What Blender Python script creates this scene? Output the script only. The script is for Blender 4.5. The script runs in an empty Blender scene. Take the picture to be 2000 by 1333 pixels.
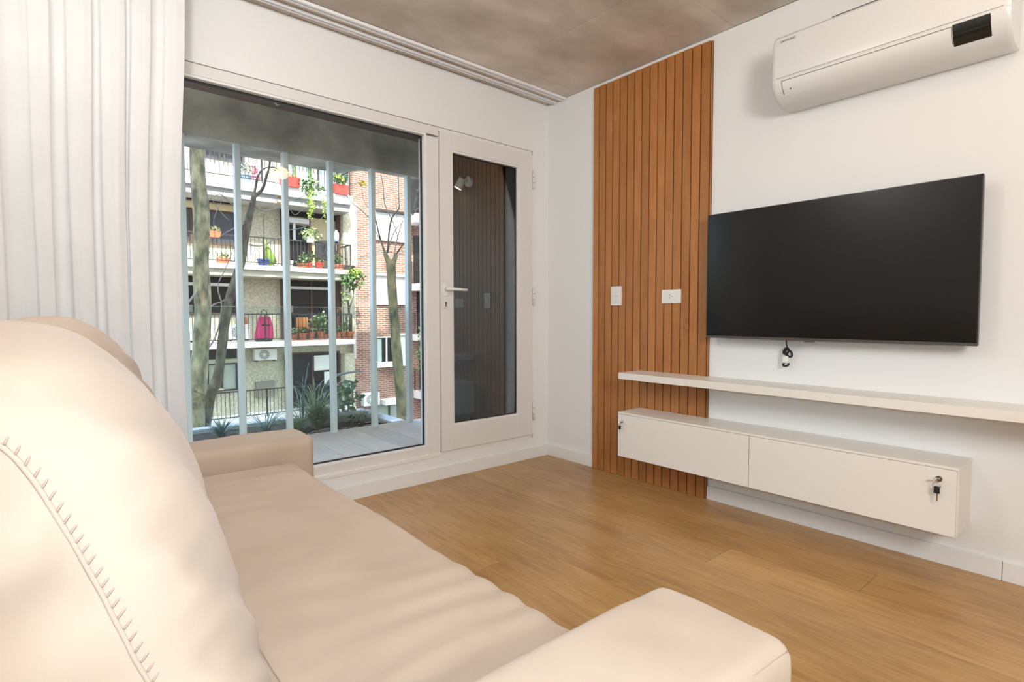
import bpy, bmesh, math, random
from mathutils import Vector, Matrix, noise
random.seed(7)
sc = bpy.context.scene
COL = sc.collection

# ------------------------------------------------------------------ camera
FPX, YAW, PITCH, ROLL = 1061.79, .7063, -.0467, -.0016
CAM = Vector((-2.8546, -2.9326, 1.0525))
Fv = Vector((math.sin(YAW)*math.cos(PITCH), math.cos(YAW)*math.cos(PITCH), math.sin(PITCH)))
R0 = Vector((math.cos(YAW), -math.sin(YAW), 0)); U0 = R0.cross(Fv)
Rv = R0*math.cos(ROLL)+U0*math.sin(ROLL); Uv = -R0*math.sin(ROLL)+U0*math.cos(ROLL)
cd = bpy.data.cameras.new('camera'); cam = bpy.data.objects.new('camera', cd); COL.objects.link(cam)
cd.sensor_width = 36; cd.lens = FPX/2000*36; cd.clip_start = .02; cd.clip_end = 300
M3 = Matrix((Rv, Uv, -Fv)).transposed()
cam.matrix_world = Matrix.Translation(CAM) @ M3.to_4x4()
sc.camera = cam
def at(px, py, Y):
    """point of the world at depth plane y=Y that the photograph shows at (px,py)"""
    d = Fv + Rv*((px-1000)/FPX) + Uv*((666.5-py)/FPX)
    return CAM + d*((Y-CAM.y)/d.y)

# ------------------------------------------------------------------ light
sc.view_settings.view_transform = 'Standard'; sc.view_settings.look = 'None'
sc.view_settings.exposure = .08; sc.view_settings.gamma = 1
sc.view_settings.use_curve_mapping = False
w = bpy.data.worlds.new('world'); sc.world = w; w.use_nodes = True
wn = w.node_tree; bg = wn.nodes['Background']
sky = wn.nodes.new('ShaderNodeTexSky'); sky.sky_type = 'NISHITA'; sky.sun_disc = False
sky.sun_elevation = math.radians(48); sky.sun_rotation = math.radians(190); sky.air_density = 1.0; sky.dust_density = 4; sky.ozone_density = .4
wn.links.new(sky.outputs[0], bg.inputs[0]); bg.inputs[1].default_value = .95
def lamp(name, kind, loc, energy, color=(1,1,1), size=.1, rot=None, target=None, **kw):
    l = bpy.data.lights.new(name, kind); l.energy = energy; l.color = color
    if kind == 'AREA': l.size = size
    elif kind == 'SUN': l.angle = size
    else: l.shadow_soft_size = size
    for k, v in kw.items(): setattr(l, k, v)
    o = bpy.data.objects.new(name, l); COL.objects.link(o); o.location = loc
    if target is not None:
        o.rotation_euler = (Vector(target)-Vector(loc)).to_track_quat('-Z', 'Y').to_euler()
    return o
lamp('sun', 'SUN', (0, -20, 30), 11, (1, .93, .8), .012, target=(6, 0, 5.5))
flash_at = CAM + Uv*.10 - Fv*.02
lamp('camera_flash', 'SPOT', flash_at, 38, (.68, .85, 1), .025, target=CAM+Fv*1+Uv*-.12, spot_size=math.radians(104), spot_blend=.75)
lamp('ceiling_lamp_window', 'POINT', (-2.75, -1.3, 2.45), 25, (1, .99, .975), .10)
lamp('room_fill_light', 'AREA', (-2.55, -4.3, 1.9), 52, (1, .985, .96), .7, target=(-.9, -1.2, 1.4))  # added soft fill from behind the camera, not a ceiling fixture

lamp('ceiling_lamp_aircon', 'POINT', (-1.0, -2.75, 2.5), 5, (1, .66, .36), .06)

# ------------------------------------------------------------------ materials
MATS = {}
def mat(name, col, rough=.6, spec=.5, metal=0, bump=None, var=None, emit=None, coat=0, trans=0):
    """bump=(scale,strength,dist) ; var=(scale,colour2,detail,(sx,sy,sz))"""
    if name in MATS: return MATS[name]
    m = bpy.data.materials.new(name); m.use_nodes = True; nt = m.node_tree; b = nt.nodes['Principled BSDF']
    b.inputs['Base Color'].default_value = (*col, 1); b.inputs['Roughness'].default_value = rough
    b.inputs['Specular IOR Level'].default_value = spec; b.inputs['Metallic'].default_value = metal
    if coat: b.inputs['Coat Weight'].default_value = coat; b.inputs['Coat Roughness'].default_value = .1
    tc = nt.nodes.new('ShaderNodeTexCoord')
    if var:
        mp = nt.nodes.new('ShaderNodeMapping'); mp.inputs['Scale'].default_value = var[3] if len(var) > 3 else (1, 1, 1)
        n = nt.nodes.new('ShaderNodeTexNoise'); n.inputs['Scale'].default_value = var[0]; n.inputs['Detail'].default_value = var[2] if len(var) > 2 else 4
        rp = nt.nodes.new('ShaderNodeValToRGB'); rp.color_ramp.elements[0].position = .35; rp.color_ramp.elements[1].position = .68
        rp.color_ramp.elements[0].color = (*col, 1); rp.color_ramp.elements[1].color = (*var[1], 1)
        nt.links.new(tc.outputs['Object'], mp.inputs[0]); nt.links.new(mp.outputs[0], n.inputs['Vector'])
        nt.links.new(n.outputs['Fac'], rp.inputs[0]); nt.links.new(rp.outputs[0], b.inputs['Base Color'])
    if bump:
        n2 = nt.nodes.new('ShaderNodeTexNoise'); n2.inputs['Scale'].default_value = bump[0]; n2.inputs['Detail'].default_value = 5
        bp = nt.nodes.new('ShaderNodeBump'); bp.inputs['Strength'].default_value = bump[1]; bp.inputs['Distance'].default_value = bump[2]
        nt.links.new(tc.outputs['Object'], n2.inputs['Vector']); nt.links.new(n2.outputs['Fac'], bp.inputs['Height']); nt.links.new(bp.outputs[0], b.inputs['Normal'])
    if emit:
        b.inputs['Emission Color'].default_value = (*emit[:3], 1); b.inputs['Emission Strength'].default_value = emit[3]
    MATS[name] = m
    return m
def wood(name, c1, c2, c3, axis=1, rough=.42, seedattr=True, stretch=14, scale=1.0):
    """grain along the given object axis, tone varied per object"""
    m = bpy.data.materials.new(name); m.use_nodes = True; nt = m.node_tree; b = nt.nodes['Principled BSDF']
    tc = nt.nodes.new('ShaderNodeTexCoord'); oi = nt.nodes.new('ShaderNodeObjectInfo')
    ad = nt.nodes.new('ShaderNodeVectorMath'); ad.operation = 'ADD'
    mu = nt.nodes.new('ShaderNodeVectorMath'); mu.operation = 'SCALE'; mu.inputs['Scale'].default_value = 37.0
    cb = nt.nodes.new('ShaderNodeCombineXYZ')
    for i in range(3): nt.links.new(oi.outputs['Random'], cb.inputs[i])
    nt.links.new(cb.outputs[0], mu.inputs[0]); nt.links.new(tc.outputs['Object'], ad.inputs[0]); nt.links.new(mu.outputs[0], ad.inputs[1])
    def nz(sc3, s, det, dist=0):
        mp = nt.nodes.new('ShaderNodeMapping'); mp.inputs['Scale'].default_value = sc3
        n = nt.nodes.new('ShaderNodeTexNoise'); n.inputs['Scale'].default_value = s; n.inputs['Detail'].default_value = det; n.inputs['Distortion'].default_value = dist
        nt.links.new(ad.outputs[0], mp.inputs[0]); nt.links.new(mp.outputs[0], n.inputs['Vector']); return n
    s3 = [stretch, stretch, stretch]; s3[axis] = 1.0
    g = nz(s3, 5*scale, 6, .6); k = nz([2.2 if i != axis else .9 for i in range(3)], 2.3*scale, 3, .4)
    rp = nt.nodes.new('ShaderNodeValToRGB'); e = rp.color_ramp.elements
    e[0].position = .28; e[0].color = (*c1, 1); e[1].position = .72; e[1].color = (*c3, 1); x = e.new(.5); x.color = (*c2, 1)
    mx = nt.nodes.new('ShaderNodeMath'); mx.operation = 'MULTIPLY_ADD'; mx.inputs[1].default_value = .55
    m2 = nt.nodes.new('ShaderNodeMath'); m2.operation = 'MULTIPLY'; m2.inputs[1].default_value = .45
    nt.links.new(k.outputs['Fac'], m2.inputs[0]); nt.links.new(g.outputs['Fac'], mx.inputs[0]); nt.links.new(m2.outputs[0], mx.inputs[2])
    nt.links.new(mx.outputs[0], rp.inputs[0])
    hs = nt.nodes.new('ShaderNodeHueSaturation'); mr = nt.nodes.new('ShaderNodeMapRange')
    mr.inputs['To Min'].default_value = .88; mr.inputs['To Max'].default_value = 1.08
    nt.links.new(oi.outputs['Random'], mr.inputs['Value']); nt.links.new(mr.outputs[0], hs.inputs['Value']); nt.links.new(rp.outputs[0], hs.inputs['Color'])
    nt.links.new(hs.outputs[0], b.inputs['Base Color']); b.inputs['Roughness'].default_value = rough
    bp = nt.nodes.new('ShaderNodeBump'); bp.inputs['Strength'].default_value = .12; bp.inputs['Distance'].default_value = .002
    nt.links.new(g.outputs['Fac'], bp.inputs['Height']); nt.links.new(bp.outputs[0], b.inputs['Normal'])
    MATS[name] = m; return m
def glass_mat(name, tint, ior, gain):
    m = bpy.data.materials.new(name); m.use_nodes = True; nt = m.node_tree; nt.nodes.clear()
    o = nt.nodes.new('ShaderNodeOutputMaterial'); mx = nt.nodes.new('ShaderNodeMixShader')
    t = nt.nodes.new('ShaderNodeBsdfTransparent'); t.inputs[0].default_value = (*tint, 1)
    g = nt.nodes.new('ShaderNodeBsdfGlossy'); g.inputs['Roughness'].default_value = .01
    f = nt.nodes.new('ShaderNodeFresnel'); f.inputs[0].default_value = ior
    ml = nt.nodes.new('ShaderNodeMath'); ml.operation = 'MULTIPLY'; ml.inputs[1].default_value = gain; ml.use_clamp = True
    nt.links.new(f.outputs[0], ml.inputs[0]); nt.links.new(ml.outputs[0], mx.inputs[0])
    nt.links.new(t.outputs[0], mx.inputs[1]); nt.links.new(g.outputs[0], mx.inputs[2]); nt.links.new(mx.outputs[0], o.inputs[0])
    MATS[name] = m; return m
def brick_mat(name):
    m = bpy.data.materials.new(name); m.use_nodes = True; nt = m.node_tree; b = nt.nodes['Principled BSDF']
    tc = nt.nodes.new('ShaderNodeTexCoord'); sp = nt.nodes.new('ShaderNodeSeparateXYZ'); cb = nt.nodes.new('ShaderNodeCombineXYZ')
    ad = nt.nodes.new('ShaderNodeMath'); ad.operation = 'ADD'
    nt.links.new(tc.outputs['Object'], sp.inputs[0]); nt.links.new(sp.outputs['X'], ad.inputs[0]); nt.links.new(sp.outputs['Y'], ad.inputs[1])
    nt.links.new(ad.outputs[0], cb.inputs['X']); nt.links.new(sp.outputs['Z'], cb.inputs['Y'])
    br = nt.nodes.new('ShaderNodeTexBrick'); br.inputs['Scale'].default_value = 1; br.inputs['Brick Width'].default_value = .27; br.inputs['Row Height'].default_value = .085
    br.inputs['Mortar Size'].default_value = .012; br.inputs['Color1'].default_value = (.31, .135, .095, 1); br.inputs['Color2'].default_value = (.19, .085, .065, 1); br.inputs['Mortar'].default_value = (.50, .42, .36, 1)
    br.inputs['Bias'].default_value = -.1
    n = nt.nodes.new('ShaderNodeTexNoise'); n.inputs['Scale'].default_value = 1.3; n.inputs['Detail'].default_value = 6
    mx = nt.nodes.new('ShaderNodeMix'); mx.data_type = 'RGBA'; mx.blend_type = 'MULTIPLY'; mx.inputs['Factor'].default_value = .5
    rp = nt.nodes.new('ShaderNodeValToRGB'); rp.color_ramp.elements[0].position = .35; rp.color_ramp.elements[0].color = (.55, .5, .48, 1); rp.color_ramp.elements[1].position = .65; rp.color_ramp.elements[1].color = (1, 1, 1, 1)
    nt.links.new(tc.outputs['Object'], n.inputs['Vector']); nt.links.new(n.outputs['Fac'], rp.inputs[0])
    nt.links.new(cb.outputs[0], br.inputs['Vector']); nt.links.new(br.outputs['Color'], mx.inputs['A']); nt.links.new(rp.outputs[0], mx.inputs['B'])
    nt.links.new(mx.outputs['Result'], b.inputs['Base Color']); b.inputs['Roughness'].default_value = .9
    MATS[name] = m; return m
def linen(name, c1, c2, weave=900, bump=.25, transl=0):
    m = bpy.data.materials.new(name); m.use_nodes = True; nt = m.node_tree; b = nt.nodes['Principled BSDF']
    b.inputs['Roughness'].default_value = .9; b.inputs['Specular IOR Level'].default_value = .15; b.inputs['Sheen Weight'].default_value = .12
    tc = nt.nodes.new('ShaderNodeTexCoord')
    n = nt.nodes.new('ShaderNodeTexNoise'); n.inputs['Scale'].default_value = 5; n.inputs['Detail'].default_value = 8
    rp = nt.nodes.new('ShaderNodeValToRGB'); rp.color_ramp.elements[0].position = .3; rp.color_ramp.elements[1].position = .7
    rp.color_ramp.elements[0].color = (*c1, 1); rp.color_ramp.elements[1].color = (*c2, 1)
    nt.links.new(tc.outputs['Object'], n.inputs['Vector']); nt.links.new(n.outputs['Fac'], rp.inputs[0]); nt.links.new(rp.outputs[0], b.inputs['Base Color'])
    wv = nt.nodes.new('ShaderNodeTexNoise'); wv.inputs['Scale'].default_value = weave; wv.inputs['Detail'].default_value = 2
    bp = nt.nodes.new('ShaderNodeBump'); bp.inputs['Strength'].default_value = bump; bp.inputs['Distance'].default_value = .0006
    nt.links.new(tc.outputs['Object'], wv.inputs['Vector']); nt.links.new(wv.outputs['Fac'], bp.inputs['Height']); nt.links.new(bp.outputs[0], b.inputs['Normal'])
    if transl:
        out = nt.nodes['Material Output']; mx = nt.nodes.new('ShaderNodeMixShader'); mx.inputs[0].default_value = transl
        tl = nt.nodes.new('ShaderNodeBsdfTranslucent'); tl.inputs[0].default_value = (*c2, 1)
        nt.links.new(b.outputs[0], mx.inputs[1]); nt.links.new(tl.outputs[0], mx.inputs[2]); nt.links.new(mx.outputs[0], out.inputs[0])
    MATS[name] = m; return m

WALL = mat('white_wall_paint', (.80, .805, .80), .7, .3, bump=(60, .05, .002))
TRIM = mat('white_trim', (.80, .79, .775), .45)
FRAME = mat('white_painted_frame', (.745, .73, .71), .4)
CONC = mat('ceiling_concrete', (.52, .455, .385), .75, .3, var=(2.2, (.78, .71, .63), 10, (1, 1.6, 1)), bump=(14, .25, .004))
BCONC = mat('balcony_concrete', (.38, .37, .33), .85, .2, var=(3.2, (.78, .76, .68), 12), bump=(20, .3, .004))
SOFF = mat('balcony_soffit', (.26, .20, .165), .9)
OAK = wood('oak_floor', (.29, .15, .048), (.44, .25, .092), (.55, .335, .14), 1, .31, stretch=11)
SLAT = wood('slat_wood', (.30, .105, .024), (.42, .165, .042), (.52, .225, .066), 2, .45, stretch=30)
SLATB = mat('slat_backing', (.10, .035, .01), .7)
LAQ = mat('cream_lacquer', (.80, .76, .70), .35, .4)
TVB = mat('tv_screen', (.006, .006, .006), .16, .35)
TVF = mat('tv_bezel', (.012, .012, .012), .3)
TVG = mat('tv_lip', (.07, .06, .055), .4)
BLK = mat('black_plastic', (.015, .015, .015), .4)
WPL = mat('white_plastic', (.78, .78, .75), .3, .5)
ACW = mat('ac_plastic', (.735, .74, .735), .3, .5)
ACG = mat('ac_display', (.012, .014, .012), .15)
GREY = mat('grey_plastic', (.20, .195, .185), .5)
CHR = mat('chrome', (.6, .6, .6), .15, .5, 1)
SOFA = linen('sofa_linen', (.425, .335, .262), (.485, .39, .308))
PIP = linen('sofa_stitch', (.36, .27, .22), (.42, .32, .26))
CURT = linen('curtain_linen', (.75, .757, .768), (.80, .807, .817), 500, .2, .12)
GLS = glass_mat('window_glass', (.95, .98, .97), 1.45, .45)
DGLS = glass_mat('door_glass', (.80, .84, .83), 1.5, 1.25)
GGLS = glass_mat('guard_glass', (.90, .95, .95), 1.45, 1.0)
BARW = mat('bar_paint', (.76, .84, .87), .45)
DECK = wood('deck_porcelain', (.62, .565, .54), (.70, .65, .625), (.78, .73, .70), 1, .6, stretch=9)
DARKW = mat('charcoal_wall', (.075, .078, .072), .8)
SOIL = mat('soil', (.06, .045, .035), .95, var=(30, (.14, .11, .085), 4), bump=(60, .8, .02))
RIM = mat('planter_stone', (.74, .78, .84), .6)
G1 = mat('grass_green', (.13, .21, .08), .6, var=(9, (.34, .42, .20), 2)); G2 = mat('grass_blue', (.24, .34, .29), .6)
G3 = mat('dry_grass', (.22, .25, .15), .8, var=(12, (.42, .36, .24), 2)); G4 = mat('broad_leaf', (.05, .12, .04), .5, var=(8, (.12, .22, .07), 2))
G5 = mat('lime_leaf', (.30, .45, .06), .5); G6 = mat('yellow_leaf', (.75, .62, .05), .6)
BARK = mat('plane_bark', (.13, .13, .08), .9, var=(11, (.50, .45, .28), 3, (1, 1, .4)), bump=(20, .5, .02))
BARK2 = mat('dark_bark', (.06, .05, .04), .9, var=(12, (.20, .19, .13), 4, (1, 1, .4)), bump=(20, .5, .02))
BARK3 = mat('mossy_bark', (.09, .10, .065), .9, var=(8, (.34, .28, .14), 4, (1, 1, .4)), bump=(20, .5, .02))
TWIG = mat('twig_bark', (.30, .26, .23), .9)
STUC = mat('beige_stucco', (.40, .37, .27), .95, .1, var=(14, (.60, .57, .45), 8), bump=(25, .5, .03))
STUW = mat('white_stucco', (.80, .78, .74), .9)
SLABW = mat('slab_white', (.86, .86, .85), .7)
BRICK = brick_mat('red_brick')
WDK = mat('dark_window', (.014, .014, .016), .25, .2)
WGY = mat('grey_window', (.07, .075, .085), .2, .3)
BEI = mat('beige_board', (.62, .50, .30), .8); BRN = mat('brown_frame', (.09, .045, .03), .7)
SHUT = mat('roller_shutter', (.78, .77, .74), .6)
IRON = mat('railing_iron', (.025, .025, .028), .5)
TERR = mat('terracotta', (.42, .13, .06), .8); REDP = mat('red_plastic', (.62, .04, .03), .5); ORAP = mat('orange_planter', (.70, .12, .05), .6)
BLUP = mat('blue_plastic', (.05, .10, .35), .5); PINK = mat('pink_fabric', (.60, .03, .16), .7)
ASPH = mat('asphalt', (.09, .09, .09), .9); SIDE = mat('paving', (.30, .29, .27), .9)

# ------------------------------------------------------------------ helpers
def link(name, me, m, parent=None, smooth=False):
    if m: me.materials.append(m)
    o = bpy.data.objects.new(name, me); COL.objects.link(o)
    if parent is not None:
        o.parent = parent
        o.matrix_parent_inverse = Matrix.Translation(-Vector(parent.location)) if parent.type == 'EMPTY' else Matrix.Identity(4)
    if smooth:
        for p in me.polygons: p.use_smooth = True
    return o
def bm2(name, bm, m, parent=None, smooth=False):
    me = bpy.data.meshes.new(name); bmesh.ops.recalc_face_normals(bm, faces=bm.faces); bm.to_mesh(me); bm.free()
    return link(name, me, m, parent, smooth)
def addbox(bm, x0, x1, y0, y1, z0, z1, bev=0):
    r = bmesh.ops.create_cube(bm, size=1)
    for v in r['verts']:
        v.co = Vector(((x0+x1)/2+v.co.x*abs(x1-x0), (y0+y1)/2+v.co.y*abs(y1-y0), (z0+z1)/2+v.co.z*abs(z1-z0)))
    if bev:
        es = list({e for v in r['verts'] for e in v.link_edges})
        bmesh.ops.bevel(bm, geom=es, offset=bev, segments=2, affect='EDGES', profile=.6)
def box(name, x0, x1, y0, y1, z0, z1, m, parent=None, bev=0):
    bm = bmesh.new(); addbox(bm, x0, x1, y0, y1, z0, z1, bev); return bm2(name, bm, m, parent)
def boxes(name, L, m, parent=None, bev=0):
    bm = bmesh.new()
    for b in L: addbox(bm, *b, bev)
    return bm2(name, bm, m, parent)
def addtube(bm, pts, rad, seg=8, cap=True):
    pts = [Vector(p) for p in pts]; n = len(pts)
    rs = rad if isinstance(rad, (list, tuple)) else [rad]*n
    rings = []; up = Vector((.13, .21, .97)).normalized()
    for i, p in enumerate(pts):
        t = (pts[min(i+1, n-1)]-pts[max(i-1, 0)]).normalized()
        if abs(t.dot(up)) > .98: a = t.cross(Vector((1, 0, .1))).normalized()
        else: a = t.cross(up).normalized()
        b = t.cross(a).normalized()
        rings.append([bm.verts.new(p+(a*math.cos(2*math.pi*k/seg)+b*math.sin(2*math.pi*k/seg))*rs[i]) for k in range(seg)])
    for i in range(n-1):
        for k in range(seg):
            bm.faces.new((rings[i][k], rings[i][(k+1) % seg], rings[i+1][(k+1) % seg], rings[i+1][k]))
    if cap:
        bm.faces.new(rings[0][::-1]); bm.faces.new(rings[-1])
def tube(name, pts, rad, m, parent=None, seg=8):
    bm = bmesh.new(); addtube(bm, pts, rad, seg); return bm2(name, bm, m, parent, True)
def addcyl(bm, c, axis, r, h, seg=20, r2=None):
    c = Vector(c); a = Vector(axis).normalized(); addtube(bm, [c-a*h/2, c+a*h/2], [r, r2 if r2 is not None else r], seg)
def cyl(name, c, axis, r, h, m, parent=None, seg=20, r2=None):
    bm = bmesh.new(); addcyl(bm, c, axis, r, h, seg, r2); return bm2(name, bm, m, parent)
def empty(name, loc=(0, 0, 0)):
    o = bpy.data.objects.new(name, None); COL.objects.link(o); o.location = loc; o.empty_display_size = .1; return o
def tag(o, label, cat, group=None):
    o['label'] = label; o['category'] = cat
    if group: o['group'] = group
    return o
def struct(o): o['kind'] = 'structure'; return o
def thing(name, loc, label, cat, group=None): return tag(empty(name, loc), label, cat, group)
def prism(name, poly, a0, a1, axis, m, parent=None, smooth=False):
    """poly = 2D outline; extruded between a0,a1 along axis ('x': poly=(y,z); 'y': (x,z); 'z': (x,y))"""
    bm = bmesh.new()
    def P(p, a): return {'x': (a, p[0], p[1]), 'y': (p[0], a, p[1]), 'z': (p[0], p[1], a)}[axis]
    A = [bm.verts.new(P(p, a0)) for p in poly]; B = [bm.verts.new(P(p, a1)) for p in poly]
    n = len(poly)
    for i in range(n): bm.faces.new((A[i], A[(i+1) % n], B[(i+1) % n], B[i]))
    bm.faces.new(A[::-1]); bm.faces.new(B)
    return bm2(name, bm, m, parent, smooth)
H = 2.6

# ------------------------------------------------------------------ room shell
# floor of oak boards running towards the window, each board a part
fl = struct(box('floor', -3.42, .12, -5.1, .12, -.12, -.016, mat('screed', (.12, .07, .03), .9)))
known = {1: -.71, 2: -2.25, 3: -1.74, 4: -1.35}
rowx = [0, -.10]+[-.10-.22*k for k in range(1, 16)]
for i in range(len(rowx)-1):
    xa, xb = rowx[i+1], rowx[i]
    if xa < -3.3: xa = -3.3
    if xb <= -3.3: break
    ph = known.get(i, -random.uniform(.3, 2.0))
    js = [0]+[ph-2.0*k+ (2.0 if ph < -2 else 0) for k in range(0, 4)]
    js = sorted({round(j, 3) for j in js if -5 < j <= 0}, reverse=True)+[-5.0]
    for a, b in zip(js[:-1], js[1:]):
        if a-b < .05: continue
        bm = bmesh.new(); L = a-b
        addbox(bm, -(xb-xa)/2+.0007, (xb-xa)/2-.0007, -L/2+.0007, L/2-.0007, -.015, 0, .0012)
        o = bm2('floor_plank', bm, OAK); o.parent = fl; o.location = ((xa+xb)/2, (a+b)/2, 0)
# concrete ceiling, shuttering panels
ce = struct(box('ceiling', -3.42, .12, -5.1, .15, H+.02, H+.15, BCONC))
xs = [0, -.64, -1.86, -3.08, -3.3]; ys = [0, -1.43, -2.65, -3.87, -5.0]
for i in range(4):
    for j in range(4):
        dz = random.uniform(0, .0015)
        box('concrete_panel', xs[i+1]+.001, xs[i]-.001, ys[j+1]+.001, ys[j]-.001, H+dz, H+.02, CONC, ce, .0015)
struct(box('wall_right', 0, .12, -5.1, .15, 0, H, WALL))
struct(box('wall_left', -3.42, -3.3, -5.1, .15, 0, H, WALL))
struct(box('wall_front', -3.3, 0, -5.1, -5.0, 0, H, WALL))
ZT, ZB = 2.236, .148; XR = -.157; XL = -3.22
struct(boxes('wall_window', [(XR, 0, 0, .15, 0, H), (-3.3, XL, 0, .15, 0, H), (XL, XR, 0, .15, ZT, H), (XL, XR, 0, .15, 0, ZB)], WALL))
# skirting boards
struct(box('baseboard_window', -3.3, -.013, -.013, 0, 0, .082, TRIM, None, .002))
struct(box('baseboard_right', -.013, 0, -.456, 0, 0, .082, TRIM, None, .002))
o = struct(box('baseboard_right', -.013, 0, -2.587, -1.318, 0, .078, TRIM, None, .002))
o = struct(box('baseboard_right', -.013, 0, -5.0, -2.589, 0, .078, TRIM, None, .002))

# fixed window
wi = struct(empty('window_1', (-2.1, .05, ZB)))
GX0, GX1, GZ0, GZ1 = -3.12, -1.056, .231, 2.166
boxes('window_frame', [(XL, -.958, 0, .10, ZT-.004-(ZT-GZ1-.016), ZT-.004), (XL, -.958, .006, .10, .170, GZ0-.012), (GX1+.014, -.958, 0, .10, .17, GZ1), (XL, GX0-.014, 0, .10, .17, GZ1)], FRAME, wi, .002)
box('shadow_gap', XL, XR, .004, .02, ZT-.004, ZT, GREY, wi)
boxes('glazing_bead', [(GX0-.014, GX1+.014, .004, .05, GZ1, GZ1+.016), (GX0-.014, GX1+.014, .004, .05, GZ0-.014, GZ0), (GX1, GX1+.014, .004, .05, GZ0, GZ1), (GX0-.014, GX0, .004, .05, GZ0, GZ1)], TRIM, wi, .002)
boxes('gasket', [(GX0, GX1, .034, .046, GZ1-.010, GZ1), (GX0, GX1, .034, .046, GZ0, GZ0+.008), (GX1-.008, GX1, .034, .046, GZ0, GZ1), (GX0, GX0+.008, .034, .046, GZ0, GZ1)], BLK, wi)
box('window_pane', GX0, GX1, .040, .0405, GZ0, GZ1, GLS, wi)
box('window_sill', XL, -.958, -.004, .12, ZB, .172, TRIM, wi, .003)
# hinged glass door
do = struct(empty('door_1', (-.55, .02, .17)))
DX0, DX1, DZ0, DZ1 = -.953, -.166, .178, 2.208
boxes('door_frame', [(-.958, -.954, .012, .10, ZB, ZT-.004), (DX1+.004, XR, 0, .10, ZB, ZT-.004), (-.958, XR, 0, .10, DZ1+.004, ZT-.004), (-.958, XR, .0, .10, ZB, DZ0-.004)], TRIM, do)
PX0, PX1, PZ0, PZ1 = -.855, -.302, .348, 2.095
boxes('door_leaf', [(DX0, PX0-.012, -.012, .045, DZ0, DZ1), (PX1+.012, DX1, -.012, .045, DZ0, DZ1), (PX0-.012, PX1+.012, -.012, .045, PZ1+.012, DZ1), (PX0-.012, PX1+.012, -.012, .045, DZ0, PZ0-.012)], FRAME, do, .0015)
boxes('glazing_bead', [(PX0-.012, PX1+.012, -.008, .03, PZ1, PZ1+.012), (PX0-.012, PX1+.012, -.008, .03, PZ0-.012, PZ0), (PX1, PX1+.012, -.008, .03, PZ0, PZ1), (PX0-.012, PX0, -.008, .03, PZ0, PZ1)], TRIM, do, .001)
boxes('gasket', [(PX0, PX1, .012, .024, PZ1-.006, PZ1), (PX0, PX1, .012, .024, PZ0, PZ0+.005), (PX1-.005, PX1, .012, .024, PZ0, PZ1), (PX0, PX0+.005, .012, .024, PZ0, PZ1)], BLK, do)
box('door_pane', PX0, PX1, .018, .0185, PZ0, PZ1, DGLS, do)
for z in (2.03, 1.19, .352):
    hg = tube('hinge', [(-.158, -.016, z-.064), (-.158, -.016, z+.064)], .0075, WPL, do, 10)
    for dz in (-.021, .021): tube('hinge_ring', [(-.158, -.016, z+dz-.0015), (-.158, -.016, z+dz+.0015)], .0085, GREY, hg, 10)
bm = bmesh.new(); addbox(bm, -.936, -.906, -.021, -.012, 1.178, 1.258, .004); ha = bm2('door_handle', bm, WPL, do)
tube('handle_lever', [(-.921, -.020, 1.222), (-.921, -.05, 1.222), (-.915, -.057, 1.222), (-.90, -.060, 1.222), (-.85, -.060, 1.221), (-.785, -.060, 1.2185)], [.011, .010, .010, .010, .0095, .009], WPL, ha, 12)
ky = box('keyhole_plate', -.934, -.908, -.018, -.012, 1.10, 1.152, WPL, do, .002)
boxes('keyhole', [(-.925, -.917, -.0186, -.018, 1.110, 1.130), (-.927, -.915, -.0186, -.018, 1.128, 1.141)], mat('keyhole_dark', (.08, .06, .05), .8), ky)

# ------------------------------------------------------------------ curtain rails and curtain
for nm, y0, y1, lab in (('curtain_rail', -.098, -.066, 'slim white ceiling curtain rail nearest the window wall'), ('curtain_rail', -.192, -.152, 'slim white ceiling curtain rail farther from the window wall')):
    t = thing(nm, (-1.6, (y0+y1)/2, H-.018), lab, 'curtain rail', 'curtain rails on the concrete ceiling')
    ym = (y0+y1)/2
    boxes('rail_body', [(-3.25, -.012, y0, ym-.005, H-.016, H-.001), (-3.25, -.012, ym+.005, y1, H-.016, H-.001), (-3.25, -.012, ym-.005, ym+.005, H-.006, H-.001)], mat('rail_white', (.85, .86, .87), .35), t, .001)
    box('rail_slot', -3.25, -.014, ym-.004, ym+.004, H-.0066, H-.0061, GREY, t)
    box('end_cap', -.014, -.002, y0, y1, H-.017, H-.001, WPL, t)
bm = bmesh.new()
NX, NZ = 420, 60
zs = [H-.02-(H-.035)*j/NZ for j in range(NZ+1)]
grid = []
def redge(z):
    pts = [(0, -2.392), (.4, -2.392), (1.0, -2.402), (1.5, -2.397), (1.78, -2.386), (2.2, -2.363), (2.6, -2.352)]
    for (a, va), (b, vb) in zip(pts[:-1], pts[1:]):
        if a <= z <= b: return va+(vb-va)*(z-a)/(b-a)
    return pts[-1][1]
random.seed(3)
cuts = [0.0]
while cuts[-1] < 1: cuts.append(cuts[-1]+random.choice([.026, .04, .055, .075, .095, .05]))
amps = [random.uniform(.008, .028) for _ in cuts]; drift = [random.uniform(-.012, .055)*math.sin(math.pi*min(1, c)) for c in cuts]
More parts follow.
